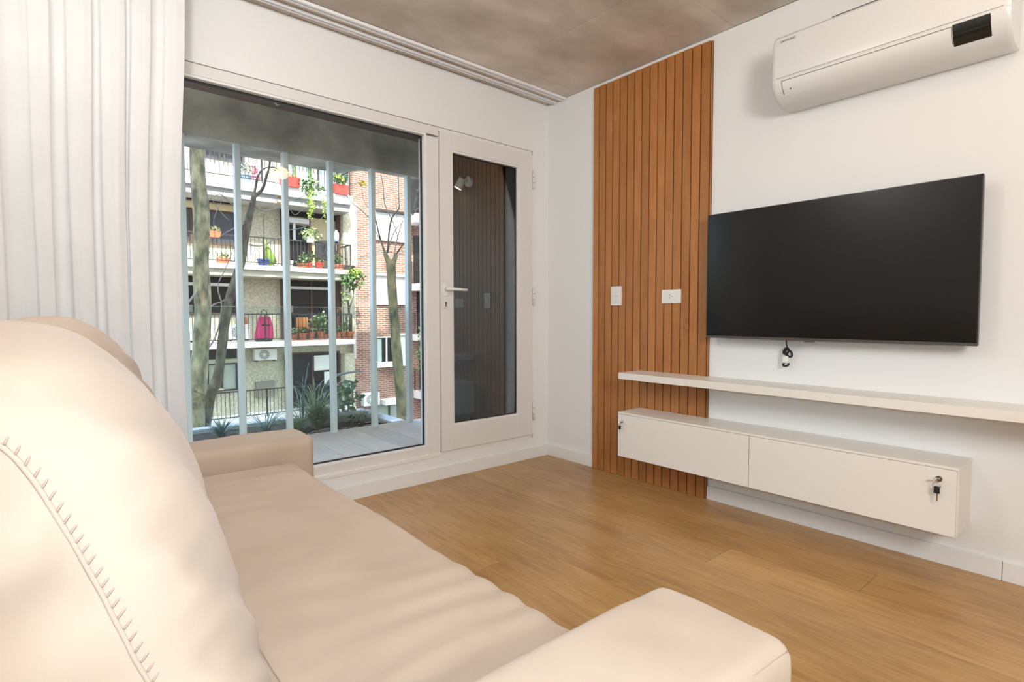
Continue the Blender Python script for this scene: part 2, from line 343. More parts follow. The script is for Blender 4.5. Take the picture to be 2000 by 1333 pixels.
def fold(u, z):
    s = 1-z/H
    y = 0; k = 0
    for i in range(len(cuts)-1):
        a = cuts[i]+drift[i]*s*.9; b = cuts[i+1]+drift[i+1]*s*.9
        if a <= u <= b or (i == len(cuts)-2 and u >= a):
            t = (u-a)/max(b-a, 1e-4); sg = 1 if i % 2 else -1
            y = amps[i]*(.8 if sg > 0 else -.35)*(.6+.4*min(1, s*2.5))*abs(math.sin(math.pi*min(1, max(0, t))))**.55
            break
    y += .006*noise.noise(Vector((u*9, z*.8, 3)))+.0035*noise.noise(Vector((u*60, z*1.1, 9)))*s
    y += .004*math.sin(u*160+z*.6)*max(0, noise.noise(Vector((u*3, z*.5, 1))))
    return y
for j in range(NZ+1):
    z = zs[j]; row = []
    for i in range(NX+1):
        u = i/NX; x = -3.26+(redge(z)+3.26)*u
        row.append(bm.verts.new((x, -.155+fold(u, z)*1.25, z)))
    grid.append(row)
for j in range(NZ):
    for i in range(NX):
        bm.faces.new((grid[j][i], grid[j][i+1], grid[j+1][i+1], grid[j+1][i]))
cu = bm2('curtain', bm, CURT, None, True)
tag(cu, 'long white linen curtain gathered at the left side of the window', 'curtain')
cm = cu.modifiers.new('thick', 'SOLIDIFY'); cm.thickness = .0015

# ------------------------------------------------------------------ slatted wall panel
sp_ = thing('slatted_wall_panel', (0, -.886, 0), 'tall panel of vertical warm brown wooden slats from floor to ceiling', 'wall panel')
box('backing_board', -.008, 0, -1.3145, -.458, .001, 2.570, SLATB, sp_)
ed = [-.458]+[-.5095-.057*k for k in range(15)]
for a, b in zip(ed[:-1], ed[1:]):
    bm = bmesh.new(); wd = a-b; ht = 2.572+random.uniform(-.002, .002)
    addbox(bm, -.006, .006, -wd/2+.0033, wd/2-.0033, 0, ht, .0015)
    o = bm2('slat', bm, SLAT); o.parent = sp_; o.location = (-.0145, (a+b)/2-(-.886), .001)
box('edge_strip', -.015, -.008, -1.3145, -1.3095, .001, 2.570, SLAT, sp_)
# switch and socket
t = thing('light_switch', (-.021, -.667, 1.18), 'white light switch plate on the wooden slats, nearer the window', 'switch')
box('cover_plate', -.028, -.021, -.709, -.625, 1.117, 1.243, WPL, t, .003)
box('rocker', -.031, -.028, -.690, -.669, 1.135, 1.225, WPL, t, .0015)
box('rocker', -.031, -.028, -.666, -.645, 1.135, 1.225, WPL, t, .0015)
box('rocker_gap', -.0318, -.031, -.688, -.650, 1.177, 1.180, mat('pale_grey', (.5, .5, .47), .5), t)
t = thing('power_socket', (-.021, -1.078, 1.165), 'white power socket plate on the slats, nearer the television', 'socket')
box('cover_plate', -.028, -.021, -1.144, -1.013, 1.125, 1.206, WPL, t, .003)
box('socket_insert', -.030, -.028, -1.105, -1.052, 1.135, 1.196, WPL, t, .001)
for i, (y, z, a) in enumerate(((-1.069, 1.174, .6), (-1.069, 1.158, -.6), (-1.088, 1.166, 0))):
    bm = bmesh.new(); addbox(bm, -.0004, .0004, -.0045, .0045, -.0015, .0015)
    o = bm2('pin_slot', bm, BLK, t); o.rotation_euler = (a, 0, 0); o.matrix_parent_inverse = Matrix.Identity(4); o.location = (-.0095, y+1.078, z-1.165)

# ------------------------------------------------------------------ shelf, cabinet
sh = boxes('wall_shelf', [(-.2355, -.0225, -1.3145, -.8535, .668, .707), (-.2355, -.0005, -3.1, -1.3155, .668, .707)], LAQ, None, .0015)
tag(sh, 'long cream floating shelf mounted below the television', 'shelf')
cb = thing('wall_cabinet', (-.12, -1.67, .2), 'low cream floating cabinet with two locked flap doors under the shelf', 'cabinet')
CL, CM_, CR, CT, CBm = -.859, -1.670, -2.482, .4694, .2007
boxes('body', [(-.224, -.0225, -1.3145, CL, CBm, CT-.012), (-.224, -.0005, CR, -1.3155, CBm, CT-.012)], LAQ, cb, .001)
boxes('top_panel', [(-.241, -.0225, -1.3145, CL+.001, CT-.011, CT), (-.241, -.0005, CR-.001, -1.3155, CT-.011, CT)], LAQ, cb, .001)
d1 = box('door', -.241, -.2245, CM_+.0015, CL, CBm-.001, CT-.0125, LAQ, cb, .001)
d2 = box('door', -.241, -.2245, CR+.005, CM_-.0015, CBm-.001, CT-.0125, LAQ, cb, .001)
def lock(y, z, par, s=1):
    lk = cyl('lock', (-.246, y, z), (1, 0, 0), .0115*s, .012, CHR, par, 20)
    kx = -.262
    bm = bmesh.new()
    addcyl(bm, (-.258, y, z), (1, 0, 0), .0035, .016, 8); addcyl(bm, (kx, y+.012*s, z-.004), (.25, 0, 1), .011*s, .003, 18)
    k = bm2('key', bm, CHR, lk)
    ring = [(kx+.001, y+.004+.013*s*math.sin(a), z-.014-.012*s+.013*s*math.cos(a)) for a in [2*math.pi*i/14 for i in range(15)]]
    tube('key_ring', ring, .0013, CHR, lk, 6)
    bm = bmesh.new(); addbox(bm, -.268, -.262, y-.010*s+.002, y+.010*s+.002, z-.055*s, z-.026*s, .003)
    bm2('spare_key_head', bm, BLK, lk)
    box('spare_key_blade', -.2665, -.2645, y-.002, y+.003, z-.085*s, z-.055*s, CHR, lk)
lock(-.893, .413, d1, .8); lock(-2.424, .418, d2, 1.0)

# ------------------------------------------------------------------ television
tv = thing('television', (-.09, -1.93, 1.26), 'large black flat television mounted on the white wall', 'television')
TY0, TY1, TZ0, TZ1 = -2.500, -1.353, .931, 1.596
box('screen', -.1015, -.0985, TY0+.004, TY1-.004, TZ0+.012, TZ1-.004, TVB, tv)
bm = bmesh.new(); addbox(bm, -.0985, -.070, TY0, TY1, TZ0, TZ1, .003); bm2('casing', bm, TVF, tv)
boxes('bezel', [(-.1025, -.098, TY0, TY1, TZ1-.004, TZ1), (-.1025, -.098, TY0, TY0+.004, TZ0, TZ1), (-.1025, -.098, TY1-.004, TY1, TZ0, TZ1)], TVF, tv)
box('bottom_lip', -.1035, -.097, TY0, TY1, TZ0-.001, TZ0+.011, TVG, tv, .001)
box('sensor', -.1035, -.09, -1.905, -1.862, TZ0-.007, TZ0, TVG, tv, .001)
box('rear_housing', -.070, -.045, -2.25, -1.60, 1.0, 1.42, TVF, tv, .01)
box('wall_bracket', -.045, -.0005, -2.15, -1.70, 1.12, 1.40, BLK, tv, .002)
cbx = thing('cable_bundle', (-.03, -1.752, .86), 'small coiled black cable with white plug hanging under the television', 'cable')
tube('cord', [(-.03, -1.748, .945), (-.03, -1.750, .91), (-.032, -1.757, .882)], .0032, BLK, cbx)
def loop(cy, cz, ry, rz, tilt, n=3, x=-.03, r=.0035):
    pts = []
    for i in range(n*16+1):
        a = 2*math.pi*i/16; py, pz = ry*math.cos(a), rz*math.sin(a)
        pts.append((x-.002*(i/16), cy+py*math.cos(tilt)-pz*math.sin(tilt), cz+py*math.sin(tilt)+pz*math.cos(tilt)))
    return pts
tube('coil', loop(-1.763, .862, .013, .021, -.7, 4), .0052, BLK, cbx, 6)
tube('coil', loop(-1.750, .872, .011, .017, .5, 2), .0048, BLK, cbx, 6)
box('plug', -.046, -.022, -1.766, -1.738, .812, .848, WPL, cbx, .004)
tube('coil', loop(-1.750, .805, .014, .009, -.3, 2), .0050, BLK, cbx, 6)

# ------------------------------------------------------------------ air conditioner
ac = thing('air_conditioner', (-.1, -2.15, 2.05), 'white wall mounted split air conditioner above the television', 'air conditioner')
AY0, AY1 = -2.575, -1.735
prof = [(-.004, 2.355), (-.165, 2.362), (-.196, 2.357), (-.207, 2.345), (-.214, 2.25), (-.217, 2.175), (-.213, 2.158), (-.216, 2.15), (-.210, 2.125), (-.201, 2.109), (-.190, 2.095), (-.176, 2.081), (-.160, 2.070), (-.140, 2.061), (-.115, 2.055), (-.06, 2.052), (-.004, 2.058)]
bm = bmesh.new()
ring = []
for (y, s) in ((AY1, .955), (AY1-.006, .985), (AY1-.018, 1), (AY0+.018, 1), (AY0+.006, .985), (AY0, .955)):
    c = Vector((-.1, 0, 2.2)); rr = []
    for x, z in prof:
        p = Vector((x, 0, z)); q = c+(p-c)*s
        if x > -.01: q.x = x
        rr.append(bm.verts.new((q.x, y, q.z)))
    ring.append(rr)
n = len(prof)
for a, b in zip(ring[:-1], ring[1:]):
    for i in range(n): bm.faces.new((a[i], a[(i+1) % n], b[(i+1) % n], b[i]))
bm.faces.new(ring[0][::-1]); bm.faces.new(ring[-1])
ca = bm2('casing', bm, ACW, ac, True); ca.data.set_sharp_from_angle(angle=math.radians(30))
def strip(name, p, y0, y1, m, off):
    """thin skin following profile points p, offset outwards"""
    out = []; inn = []
    for i, (x, z) in enumerate(p):
        a = Vector(p[max(i-1, 0)]); b = Vector(p[min(i+1, len(p)-1)]); t = (b-a).normalized(); nn = Vector((t.y, -t.x)) if t.y < 0 else Vector((t.y, -t.x))
        nn = Vector((-abs(t.y), -abs(t.x)))
        out.append((x+nn.x*off, z+nn.y*off)); inn.append((x-nn.x*.003, z-nn.y*.003))
    q_ = prism(name, out+inn[::-1], y0, y1, 'y', m, ac, True); q_.data.set_sharp_from_angle(angle=math.radians(35)); return q_
VP = [(-.2145, 2.145), (-.210, 2.125), (-.201, 2.109), (-.190, 2.095), (-.172, 2.080)]
strip('vane_gap', VP, -2.408, -1.778, GREY, .0008)
VP2 = [(-.2137, 2.141), (-.2098, 2.124), (-.201, 2.1085), (-.190, 2.0955), (-.1755, 2.083)]
strip('vane', VP2, -2.405, -1.782, ACW, .003)
strip('display', [(-.2150, 2.148), (-.210, 2.125), (-.190, 2.095), (-.174, 2.0815)], -2.520, -2.410, ACG, .0022)
box('panel_seam', -.2172, -.21, AY0+.02, AY1-.02, 2.1600, 2.1612, mat('seam_grey', (.45, .44, .42), .6), ac)
box('intake_grille', -.19, -.03, -2.5, -1.98, 2.358, 2.3635, BLK, ac)
cyl('indicator', (-.1999, -1.815, 2.104), (-1, 0, -.8), .004, .003, GREY, ac, 12)
fc = bpy.data.curves.new('logo', 'FONT'); fc.body = 'SAMSUNG'; fc.size = .0145; fc.align_x = 'LEFT'; fc.extrude = .0003; fc.space_character = 1.05
fc.resolution_u = 3
ft = bpy.data.objects.new('logo_curve', fc); COL.objects.link(ft); bpy.context.view_layer.update()
lm = bpy.data.meshes.new_from_object(ft.evaluated_get(bpy.context.evaluated_depsgraph_get())); bpy.data.objects.remove(ft); lm.materials.clear(); lm.materials.append(GREY)
fo = bpy.data.objects.new('logo', lm); COL.objects.link(fo); fo.parent = ac
fo.rotation_euler = (math.radians(90), 0, math.radians(-90)); fo.location = (-.2098+.1, -1.768+2.15, 2.322-2.05)

# ------------------------------------------------------------------ sofa
def puffy(name, x0, x1, y0, y1, z0, z1, r, m, parent=None, nx=24, ny=24, nz=8, disp=None):
    bm = bmesh.new(); C = Vector(((x0+x1)/2, (y0+y1)/2, (z0+z1)/2)); Hh = Vector(((x1-x0)/2, (y1-y0)/2, (z1-z0)/2))
    idx = {}
    def V(i, j, k):
        key = (i, j, k)
        if key in idx: return idx[key]
        u = Vector((2*i/nx-1, 2*j/ny-1, 2*k/nz-1))
        # concentrate rings near the edges
        u = Vector([math.copysign(abs(c)**.75, c) for c in u])
        p = Vector((u.x*Hh.x, u.y*Hh.y, u.z*Hh.z)); q = Vector([max(-h+r, min(h-r, c)) for c, h in zip(p, Hh)])
        d = p-q; nrm = d.normalized() if d.length > 1e-6 else Vector((0, 0, 1))
        p = q+nrm*r if d.length > 1e-6 else p
        P = C+p
        if disp: P = disp(P, nrm, u)
        idx[key] = bm.verts.new(P); return idx[key]
    def quad(a, b, c, d): bm.faces.new((V(*a), V(*b), V(*c), V(*d)))
    for k0 in (0, nz):
        for i in range(nx):
            for j in range(ny): quad((i, j, k0), (i+1, j, k0), (i+1, j+1, k0), (i, j+1, k0))
    for j0 in (0, ny):
        for i in range(nx):
            for k in range(nz): quad((i, j0, k), (i+1, j0, k), (i+1, j0, k+1), (i, j0, k+1))
    for i0 in (0, nx):
        for j in range(ny):
            for k in range(nz): quad((i0, j, k), (i0, j+1, k), (i0, j+1, k+1), (i0, j, k+1))
    return bm2(name, bm, m, parent, True)
so = thing('sofa', (-2.6, -1.5, 0), 'long low beige linen sofa facing the television', 'sofa')
def seatdisp(P, n, u):
    P = P.copy()
    if n.z > .3 or u.z > .98:
        P.z += .006*(1-u.x*u.x)*(1-u.y**4)
        ex = max(0, min(1, (P.x+2.70)/.35))
        wv = math.sin(P.y*62+9*noise.noise(Vector((P.x*2, P.y*1.2, 0)))+P.x*7)
        P.z += .0055*ex*wv*max(0, .22+noise.noise(Vector((P.x*2.4+3, P.y*2.2, 5))))
        P.z += .006*noise.noise(Vector((P.x*5, P.y*5, 1)))+.0016*math.sin(P.y*95+4*noise.noise(Vector((P.x*4, P.y*2, 2))))*max(0, noise.noise(Vector((P.x*3, P.y*3, 15))))
    if P.x > -2.2:
        P.x += .010*noise.noise(Vector((0, P.y*3.1, 7)))+.003*math.sin(P.y*62)*max(0, noise.noise(Vector((0, P.y*2.2, 5))))
    return P
puffy('seat', -3.02, -2.108, -2.388, -.690, .23, .460, .028, SOFA, so, 60, 200, 10, seatdisp)
puffy('base', -3.08, -2.135, -2.60, -.42, .05, .24, .02, SOFA, so, 8, 16, 4)
puffy('back', -3.25, -3.02, -2.62, -.42, .05, .80, .05, SOFA, so, 10, 40, 10)
for (x, y) in ((-3.15, -2.55), (-3.15, -.48), (-2.2, -2.55), (-2.2, -.48)):
    cyl('leg', (x, y, .026), (0, 0, 1), .025, .05, BLK, so, 14)
def armdisp(P, n, u):
    P = P.copy()
    if n.z > .2:
        P.z += .005*(1-u.y**2)-.004*max(0, (P.x+2.45)/.4)**2*0
        P.z += .0025*noise.noise(Vector((P.x*6, P.y*6, 4)))+.0022*math.sin(P.x*55+P.y*25)*max(0, noise.noise(Vector((P.x*4, P.y*4, 8)))+.1)
    P += n*.002*noise.noise(P*9)
    return P
def neararm(P, n, u):
    P = armdisp(P, n, u)
    if P.x > -2.35 and P.z > .55: P.z -= .012*((P.x+2.35)/.25)**2
    return P
a1 = puffy('armrest', -3.20, -2.045, -2.620, -2.388, .06, .600, .028, SOFA, so, 70, 26, 22, neararm)
bm = bmesh.new()
for off in (0, .011):
    addtube(bm, [(-3.15+1.085*i/24, -2.6045-off*.75, .5985-(.0035 if off == 0 else .0105)-(.012*max(0, ((-3.15+1.085*i/24)+2.35)/.25)**2)) for i in range(25)], .0011, 6)
bm2('stitching', bm, PIP, a1, True)
puffy('armrest', -3.20, -2.012, -.668, -.425, .06, .548, .032, SOFA, so, 60, 24, 20, armdisp)

# big back cushions : loft of a leaning profile
PB = [(-2.60, .465), (-2.612, .50), (-2.635, .545), (-2.652, .60), (-2.668, .676), (-2.696, .773), (-2.719, .86), (-2.751, .940), (-2.785, .990), (-2.825, 1.026), (-2.870, 1.040), (-2.93, 1.040), (-2.99, 1.02), (-3.03, .98), (-3.055, .92), (-3.04, .82), (-3.025, .7), (-3.015, .55), (-3.0, .48), (-2.9, .462), (-2.75, .462)]
def resample(poly, n):
    P = [Vector(p) for p in poly]; P.append(P[0]); L = [0]
    for a, b in zip(P[:-1], P[1:]): L.append(L[-1]+(b-a).length)
    out = []
    for k in range(n):
        s = L[-1]*k/n; i = max(j for j in range(len(L)) if L[j] <= s+1e-9); i = min(i, len(P)-2)
        t = (s-L[i])/(L[i+1]-L[i]); p0, p1, p2, p3 = P[i-1] if i > 0 else P[-2], P[i], P[i+1], P[(i+2) % (len(P)-1)]
        out.append(.5*((2*p1)+(-p0+p2)*t+(2*p0-5*p1+4*p2-p3)*t*t+(-p0+3*p1-3*p2+p3)*t**3))
    return out
PA = [(-2.700, .465), (-2.706, .50), (-2.722, .545), (-2.742, .60), (-2.768, .67), (-2.800, .747), (-2.832, .84), (-2.850, .890), (-2.867, .932), (-2.884, .960), (-2.912, .976), (-2.95, .976), (-2.99, .965), (-3.02, .93), (-3.03, .88), (-3.03, .80), (-3.025, .7), (-3.015, .55), (-3.0, .48), (-2.9, .462), (-2.80, .462)]
def cushion(name, y0, y1, dx, inset, label, seed, wr=1.0, dz=0):
    """y0 near end (smaller y); section lerps from the seam profile PA to the full profile PB"""
    cen = Vector((-2.885+dx, .68)); NS = 140
    NY = 90; bm = bmesh.new(); rings = []; L = y1-y0
    def ring_at(y, g, e):
        prof = resample([((a[0]+(b[0]-a[0])*g)+dx, (a[1]+(b[1]-a[1])*g)+(dz if b[1] > .6 else 0)) for a, b in zip(PA, PB)], NS)
        rr = []
        for q in prof:
            d = q-cen; l = d.length; x, z = q.x, q.y
            f = wr*.010*math.sin(z*66+y*40+6*noise.noise(Vector((x*3, y*3, z*3+seed))))*max(0, .15+noise.noise(Vector((y*4+seed, z*5, x*3))))
            f += .006*noise.noise(Vector((x*4+seed, y*4, z*4)))
            f += wr*.004*math.sin(z*150+y*18+3*noise.noise(Vector((seed, y*6, z*6))))*math.exp(-((y-y0)/.07))*.7
            x += d.x/l*f*e; z += d.y/l*f*e
            rr.append(bm.verts.new((x, y, max(z, .461))))
        return rr
    for j in range(NY+1):
        t = j/NY; t = t**1.4 if t < .5 else t**1.4
        y = y0+L*t
        e0 = max(0, 1-(y-y0)/.27); e1 = max(0, 1-(y1-y)/.22)
        g = (1-inset*(1-math.sqrt(max(0, 1-e0**2.2))))*(1-.85*(1-math.sqrt(max(0, 1-e1**2))))
        rings.append(ring_at(y, g, min(1, .1+(y-y0)/.03)))
    prof = rings[0]
    def cap(base, y, s):
        last = base; out = []
        for k in range(1, 15):
            t = k/14; rr = []
            for v in base:
                c = Vector((cen.x, y, cen.y)); p = v.co.lerp(c, t*.985)
                bul = .012*math.sin(math.pi/2*min(1, t*1.3))
                wv = wr*.012*math.sin((p.z-.45*p.x)*62+5*noise.noise(p*3))*min(1, t*6)*max(0, .3+noise.noise(Vector((p.x*5, seed, p.z*6))))
                p.y = y+s*(bul+wv); rr.append(bm.verts.new(p))
            out.append(rr)
        allr = [last]+out
        for a, b in zip(allr[:-1], allr[1:]):
            for i in range(len(a)): bm.faces.new((a[i], a[(i+1) % len(a)], b[(i+1) % len(a)], b[i]))
        bm.faces.new(allr[-1])
    n = len(prof)
    for a, b in zip(rings[:-1], rings[1:]):
        for i in range(n): bm.faces.new((a[i], a[(i+1) % n], b[(i+1) % n], b[i]))
    seam = [v.co.copy() for v in rings[0]]; jj = max(j for j in range(len(rings)) if rings[j][0].co.y <= y0+.016); seam2 = [v.co.copy() for v in rings[jj]]
    cap(rings[0], y0, -1); cap(rings[-1], y1, 1)
    t_ = thing(name, (-2.85+dx, (y0+y1)/2, .46), label, 'cushion', 'back cushions of the sofa')
    bm2('cover', bm, SOFA, t_, True)
    bm = bmesh.new()
    addtube(bm, [seam[i]+Vector((0, -.0004, 0)) for i in range(0, 84)], .0021, 8)
    pp = bm2('piping', bm, SOFA, t_, True); bm = bmesh.new()
    for i in range(2, 82):
        m_ = seam[i]; n_ = seam2[i]; o_ = (m_-Vector((cen.x, m_.y, cen.y))).normalized()
        addtube(bm, [m_+o_*.0030+Vector((0, -.002, 0)), m_.lerp(n_, .25)+o_*.0030, m_.lerp(n_, .45)+o_*.0018], .0010, 5)
    bm2('stitching', bm, PIP, pp, True)
    return t_
cushion('back_cushion', -2.40, -1.62, 0, 1.0, 'large pale linen back cushion closest to the camera', 2, 1.0)
cushion('back_cushion', -1.58, -.74, .045, .8, 'brown shaded linen back cushion farther along the sofa, by the curtain', 11, 1.0, .006)

# ------------------------------------------------------------------ balcony of this flat
DZ = .136
dk = struct(box('balcony_deck', -3.6, .0, .15, 1.26, -.2, DZ-.012, mat('deck_bed', (.15, .15, .15), .9)))
x = -.2; k = 0
while x > -3.5:
    ph = -(k*.37 % 1.0); bm = bmesh.new(); addbox(bm, -.099, .099, -.555, .555, -.012, 0, .0008)
    o = bm2('deck_plank', bm, DECK); o.parent = dk; o.location = (x-.1, .705, DZ)
    x -= .2; k += 1
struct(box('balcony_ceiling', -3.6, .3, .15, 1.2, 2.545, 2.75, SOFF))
struct(prism('balcony_beam', [(-3.6, 1.2), (.3, 1.2), (.3, 1.28), (-.74, 1.275), (-.88, 1.33), (-.95, 1.5), (-3.6, 1.52)], 2.243, 2.75, 'z', BCONC))
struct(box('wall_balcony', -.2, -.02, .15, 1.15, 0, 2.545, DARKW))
up = [(-14, 14, -5.1, .15, 2.75, 21.0)]  # unseen block over the room, height set to shade the opposite facade
rr = random.Random(5); xx = -14
while xx < 14:
    ww = rr.uniform(.5, 2.2); up.append((xx, xx+ww, -3, .15, 21, 21+rr.uniform(.6, 3.6))); xx += ww+rr.uniform(.0, .6)  # rooftop blocks invented to break the sun on the facade into patches
struct(boxes('wall_upper_sun_block', up, STUW))
struct(box('wall_lower', -14, 14, -5.1, .15, -6.5, -.2, STUW))
struct(box('street', -60, 60, -12, 40, -6.6, -6.5, ASPH))
struct(box('sidewalk', -60, 60, 4.8, 8.4, -6.5, -6.38, SIDE))
lamp_pts = []
hk = tube('ceiling_hook', [(-1.62, 1.02, 2.544), (-1.62, 1.02, 2.515), (-1.605, 1.02, 2.505), (-1.59, 1.02, 2.515)], .006, WPL)
tag(hk, 'tiny white hook under the balcony ceiling', 'hook')
bx = [-2.160, -1.825, -1.503, -1.164, -.815, -.487, ]
for i, xx in enumerate([-3.165, -2.83, -2.495]+bx):
    b = box('balcony_bar', xx-.018, xx+.018, 1.185, 1.245, DZ-.001, 2.2435, BARW, None, .003)
    nth = ['', '', '', 'first pale vertical balcony bar, beside the curtain edge', 'second pale vertical balcony bar counted from the curtain', 'third pale vertical balcony bar counted from the curtain', 'fourth pale bar from the curtain, left of the brick facade', 'fifth pale vertical balcony bar counted from the curtain', 'sixth pale balcony bar, nearest the window jamb'][i] or ['bar behind the curtain, closest to the side wall', 'middle one of the three bars behind the curtain', 'bar behind the curtain, next to the visible ones'][i]
    tag(b, nth, 'bar', 'vertical bars of the balcony' if i > 2 else 'balcony bars behind the curtain')
for i, (a, b_) in enumerate(((-3.5, -1.47), (-1.455, -.462))):
    g = thing('glass_guard', ((a+b_)/2, 1.27, DZ), ('long clear glass balcony guard on the side of the curtain', 'shorter clear glass balcony guard on the side of the door')[i], 'glass guard', 'glass guards behind the bars')
    box('guard_pane', a, b_, 1.262, 1.270, DZ+.03, 1.118, GGLS, g)
    box('polished_edge', a, b_, 1.262, 1.270, 1.118, 1.121, mat('glass_edge', (.45, .55, .55), .2), g)
for xx, zz, lb in ((-2.13, 1.10, 'glass clamp on the bar beside the curtain'), (-1.472, 1.10, 'upper glass clamp on the third bar from the curtain'), (-.455, 1.10, 'upper glass clamp on the bar nearest the window jamb'), (-.455, DZ+.05, 'lower glass clamp at the foot of the last bar')):
    c_ = thing('glass_clamp', (xx, 1.25, zz), 'small pale metal '+lb, 'clamp', 'glass clamps on the bars')
    box('clamp_body', xx-.022, xx+.022, 1.246, 1.262, zz-.022, zz+.028, mat('clamp_metal', (.42, .47, .44), .4), c_, .004)
    cyl('clamp_bolt', (xx, 1.245, zz), (0, 1, 0), .008, .004, CHR, c_, 10)
# planter
pl = thing('planter', (-2, 1.6, 0), 'long stone rimmed planter bed beyond the balcony bars', 'planter')
box('soil_bed', -3.6, -.60, 1.275, 2.0, -.25, .105, SOIL, pl)
box('rim', -3.6, -.52, 2.0, 2.10, -.25, .14, RIM, pl, .004)
box('rim', -.62, -.50, 1.275, 2.0, -.25, .14, RIM, pl, .004)
# wall spot lamp
t = thing('wall_spotlight', (-.2, .70, 2.14), 'white spotlight lit on the dark balcony wall, seen through the door', 'spotlight')
cyl('base', (-.214, .70, 2.142), (1, 0, 0), .042, .026, WPL, t, 28)
tube('arm', [(-.226, .70, 2.142), (-.26, .715, 2.142)], .010, WPL, t, 10)
ax = Vector((-.35, .45, -1)).normalized(); hc = Vector((-.275, .735, 2.125))
cyl('head', hc, ax, .030, .085, WPL, t, 28, .033)
bm = bmesh.new(); addcyl(bm, hc+ax*.0435, ax, .028, .003, 28); bm2('bulb', bm, mat('lit_bulb', (1, .9, .7), .5, emit=(1, .72, .38, 30)), t)
lamp('spotlight_beam', 'SPOT', hc+ax*.06, 2.2, (1, .6, .28), .02, target=hc+ax*1.0, spot_size=math.radians(80), spot_blend=.6)

# ------------------------------------------------------------------ plants in the planter
def blades(name, c, n, h, spread, wdt, m, parent, seed=0, droop=.5):
    rnd = random.Random(seed); bm = bmesh.new(); c = Vector(c)
    for i in range(n):
        a = rnd.uniform(0, 2*math.pi); r0 = rnd.uniform(0, .07)*spread; hh = h*rnd.uniform(.45, 1.05); s = spread*rnd.uniform(.3, 1.1)
        d = Vector((math.cos(a), math.sin(a), 0)); sd = Vector((-d.y, d.x, 0)); prev = None; N = 7
        for k in range(N+1):
            t = k/N; p = c+d*(r0+s*t**1.5)+Vector((0, 0, hh*(t*(1+droop*.6)-droop*t**2.3*rnd.uniform(.95, 1.05)*1.0)))
            ww = wdt*(1-t**2)*.5+.0006
            cur = (bm.verts.new(p-sd*ww), bm.verts.new(p+sd*ww))
            if prev: bm.faces.new((prev[0], prev[1], cur[1], cur[0]))
            prev = cur
    me = bpy.data.meshes.new(name); bm.to_mesh(me); bm.free(); o = link(name, me, m, parent); o['kind'] = 'stuff'; return o
def leaves(name, c, rad, n, size, m, parent, seed=0, flat=1.0, stuff=True):
    rnd = random.Random(seed); bm = bmesh.new(); c = Vector(c)
    for i in range(n):
        v = Vector((rnd.gauss(0, 1), rnd.gauss(0, 1), rnd.gauss(0, 1)*flat)); v = v.normalized()*rnd.uniform(.15, 1)**.5
        p = c+Vector((v.x*rad[0], v.y*rad[1], v.z*rad[2])); s = size*rnd.uniform(.6, 1.3)
        a = Vector((rnd.uniform(-1, 1), rnd.uniform(-1, 1), rnd.uniform(-1, .6))).normalized(); b = a.cross(Vector((rnd.uniform(-1, 1), rnd.uniform(-1, 1), rnd.uniform(-1, 1)))).normalized()
        q = [p, p+a*s*.5+b*s*.28, p+a*s, p+a*s*.5-b*s*.28]
        bm.faces.new([bm.verts.new(x_) for x_ in q])
    me = bpy.data.meshes.new(name); bm.to_mesh(me); bm.free(); o = link(name, me, m, parent)
    if stuff: o['kind'] = 'stuff'
    return o
def onz(px, py, z):
    d = Fv+Rv*((px-1000)/FPX)+Uv*((666.5-py)/FPX); return CAM+d*((z-CAM.z)/d.z)
g = at(618, 818, 1.62); g.z = .10
t = thing('ornamental_grass', g, 'tall arching green grass clump in the middle of the planter', 'plant')
blades('blades', g, 110, .50, .42, .007, G1, t, 1, .55); blades('inner_blades', g+Vector((.05, .05, 0)), 420, .27, .34, .004, G3, t, 2, .6)
blades('long_blades', g+Vector((-.1, .05, 0)), 26, .62, .55, .008, G2, t, 9, .5)
g = at(575, 830, 1.5); g.z = .10
t = thing('ornamental_grass', g, 'low loose green grass clump right of the third bar', 'plant')
blades('blades', g, 130, .20, .26, .006, G1, t, 5, .6)
g = at(432, 836, 1.75); g.z = .10
t = thing('spiky_plant', g, 'small blue green spiky rosette near the curtain end of the planter', 'plant')
blades('blades', g, 70, .17, .20, .010, G2, t, 3, .25)
g = at(700, 822, 1.66); g.z = .10
t = thing('dry_grass_mound', g, 'rounded grey green mound of fine grass beside the fourth bar', 'plant')
blades('blades', g, 900, .125, .26, .004, G3, t, 4, .75)
g = at(745, 828, 1.5); g.z = .1
t = thing('dry_grass_mound', g, 'flat dry grass patch near the right end of the planter', 'plant')
blades('blades', g, 300, .05, .22, .005, G3, t, 14, .7)
g = at(520, 828, 1.7); g.z = .1
t = thing('ornamental_grass', g, 'sparse long bladed grass between the second and third bars', 'plant')
blades('blades', g, 40, .26, .45, .008, G2, t, 6, .7)
g = at(678, 775, 1.95); b0 = g.copy(); b0.z = .10
t = thing('broadleaf_shrub', b0, 'dark green broadleaf shrub behind the fourth bar', 'shrub')
tube('stem', [b0, b0+Vector((.02, 0, .15)), g], [.01, .008, .006], BARK2, t, 6)
leaves('foliage', g, (.13, .10, .15), 130, .075, G4, t, 8)
t = thing('bare_branch', at(640, 752, 1.9), 'pale grey bent dead branch above the planter', 'branch')
pts = [at(633, 800, 1.8), at(634, 770, 1.82), at(640, 748, 1.85), at(655, 734, 1.87), at(680, 728, 1.9), at(712, 725, 1.95)]
tube('wood', pts, [.008, .012, .014, .012, .011, .005], mat('driftwood', (.36, .36, .35), .8), t, 8)
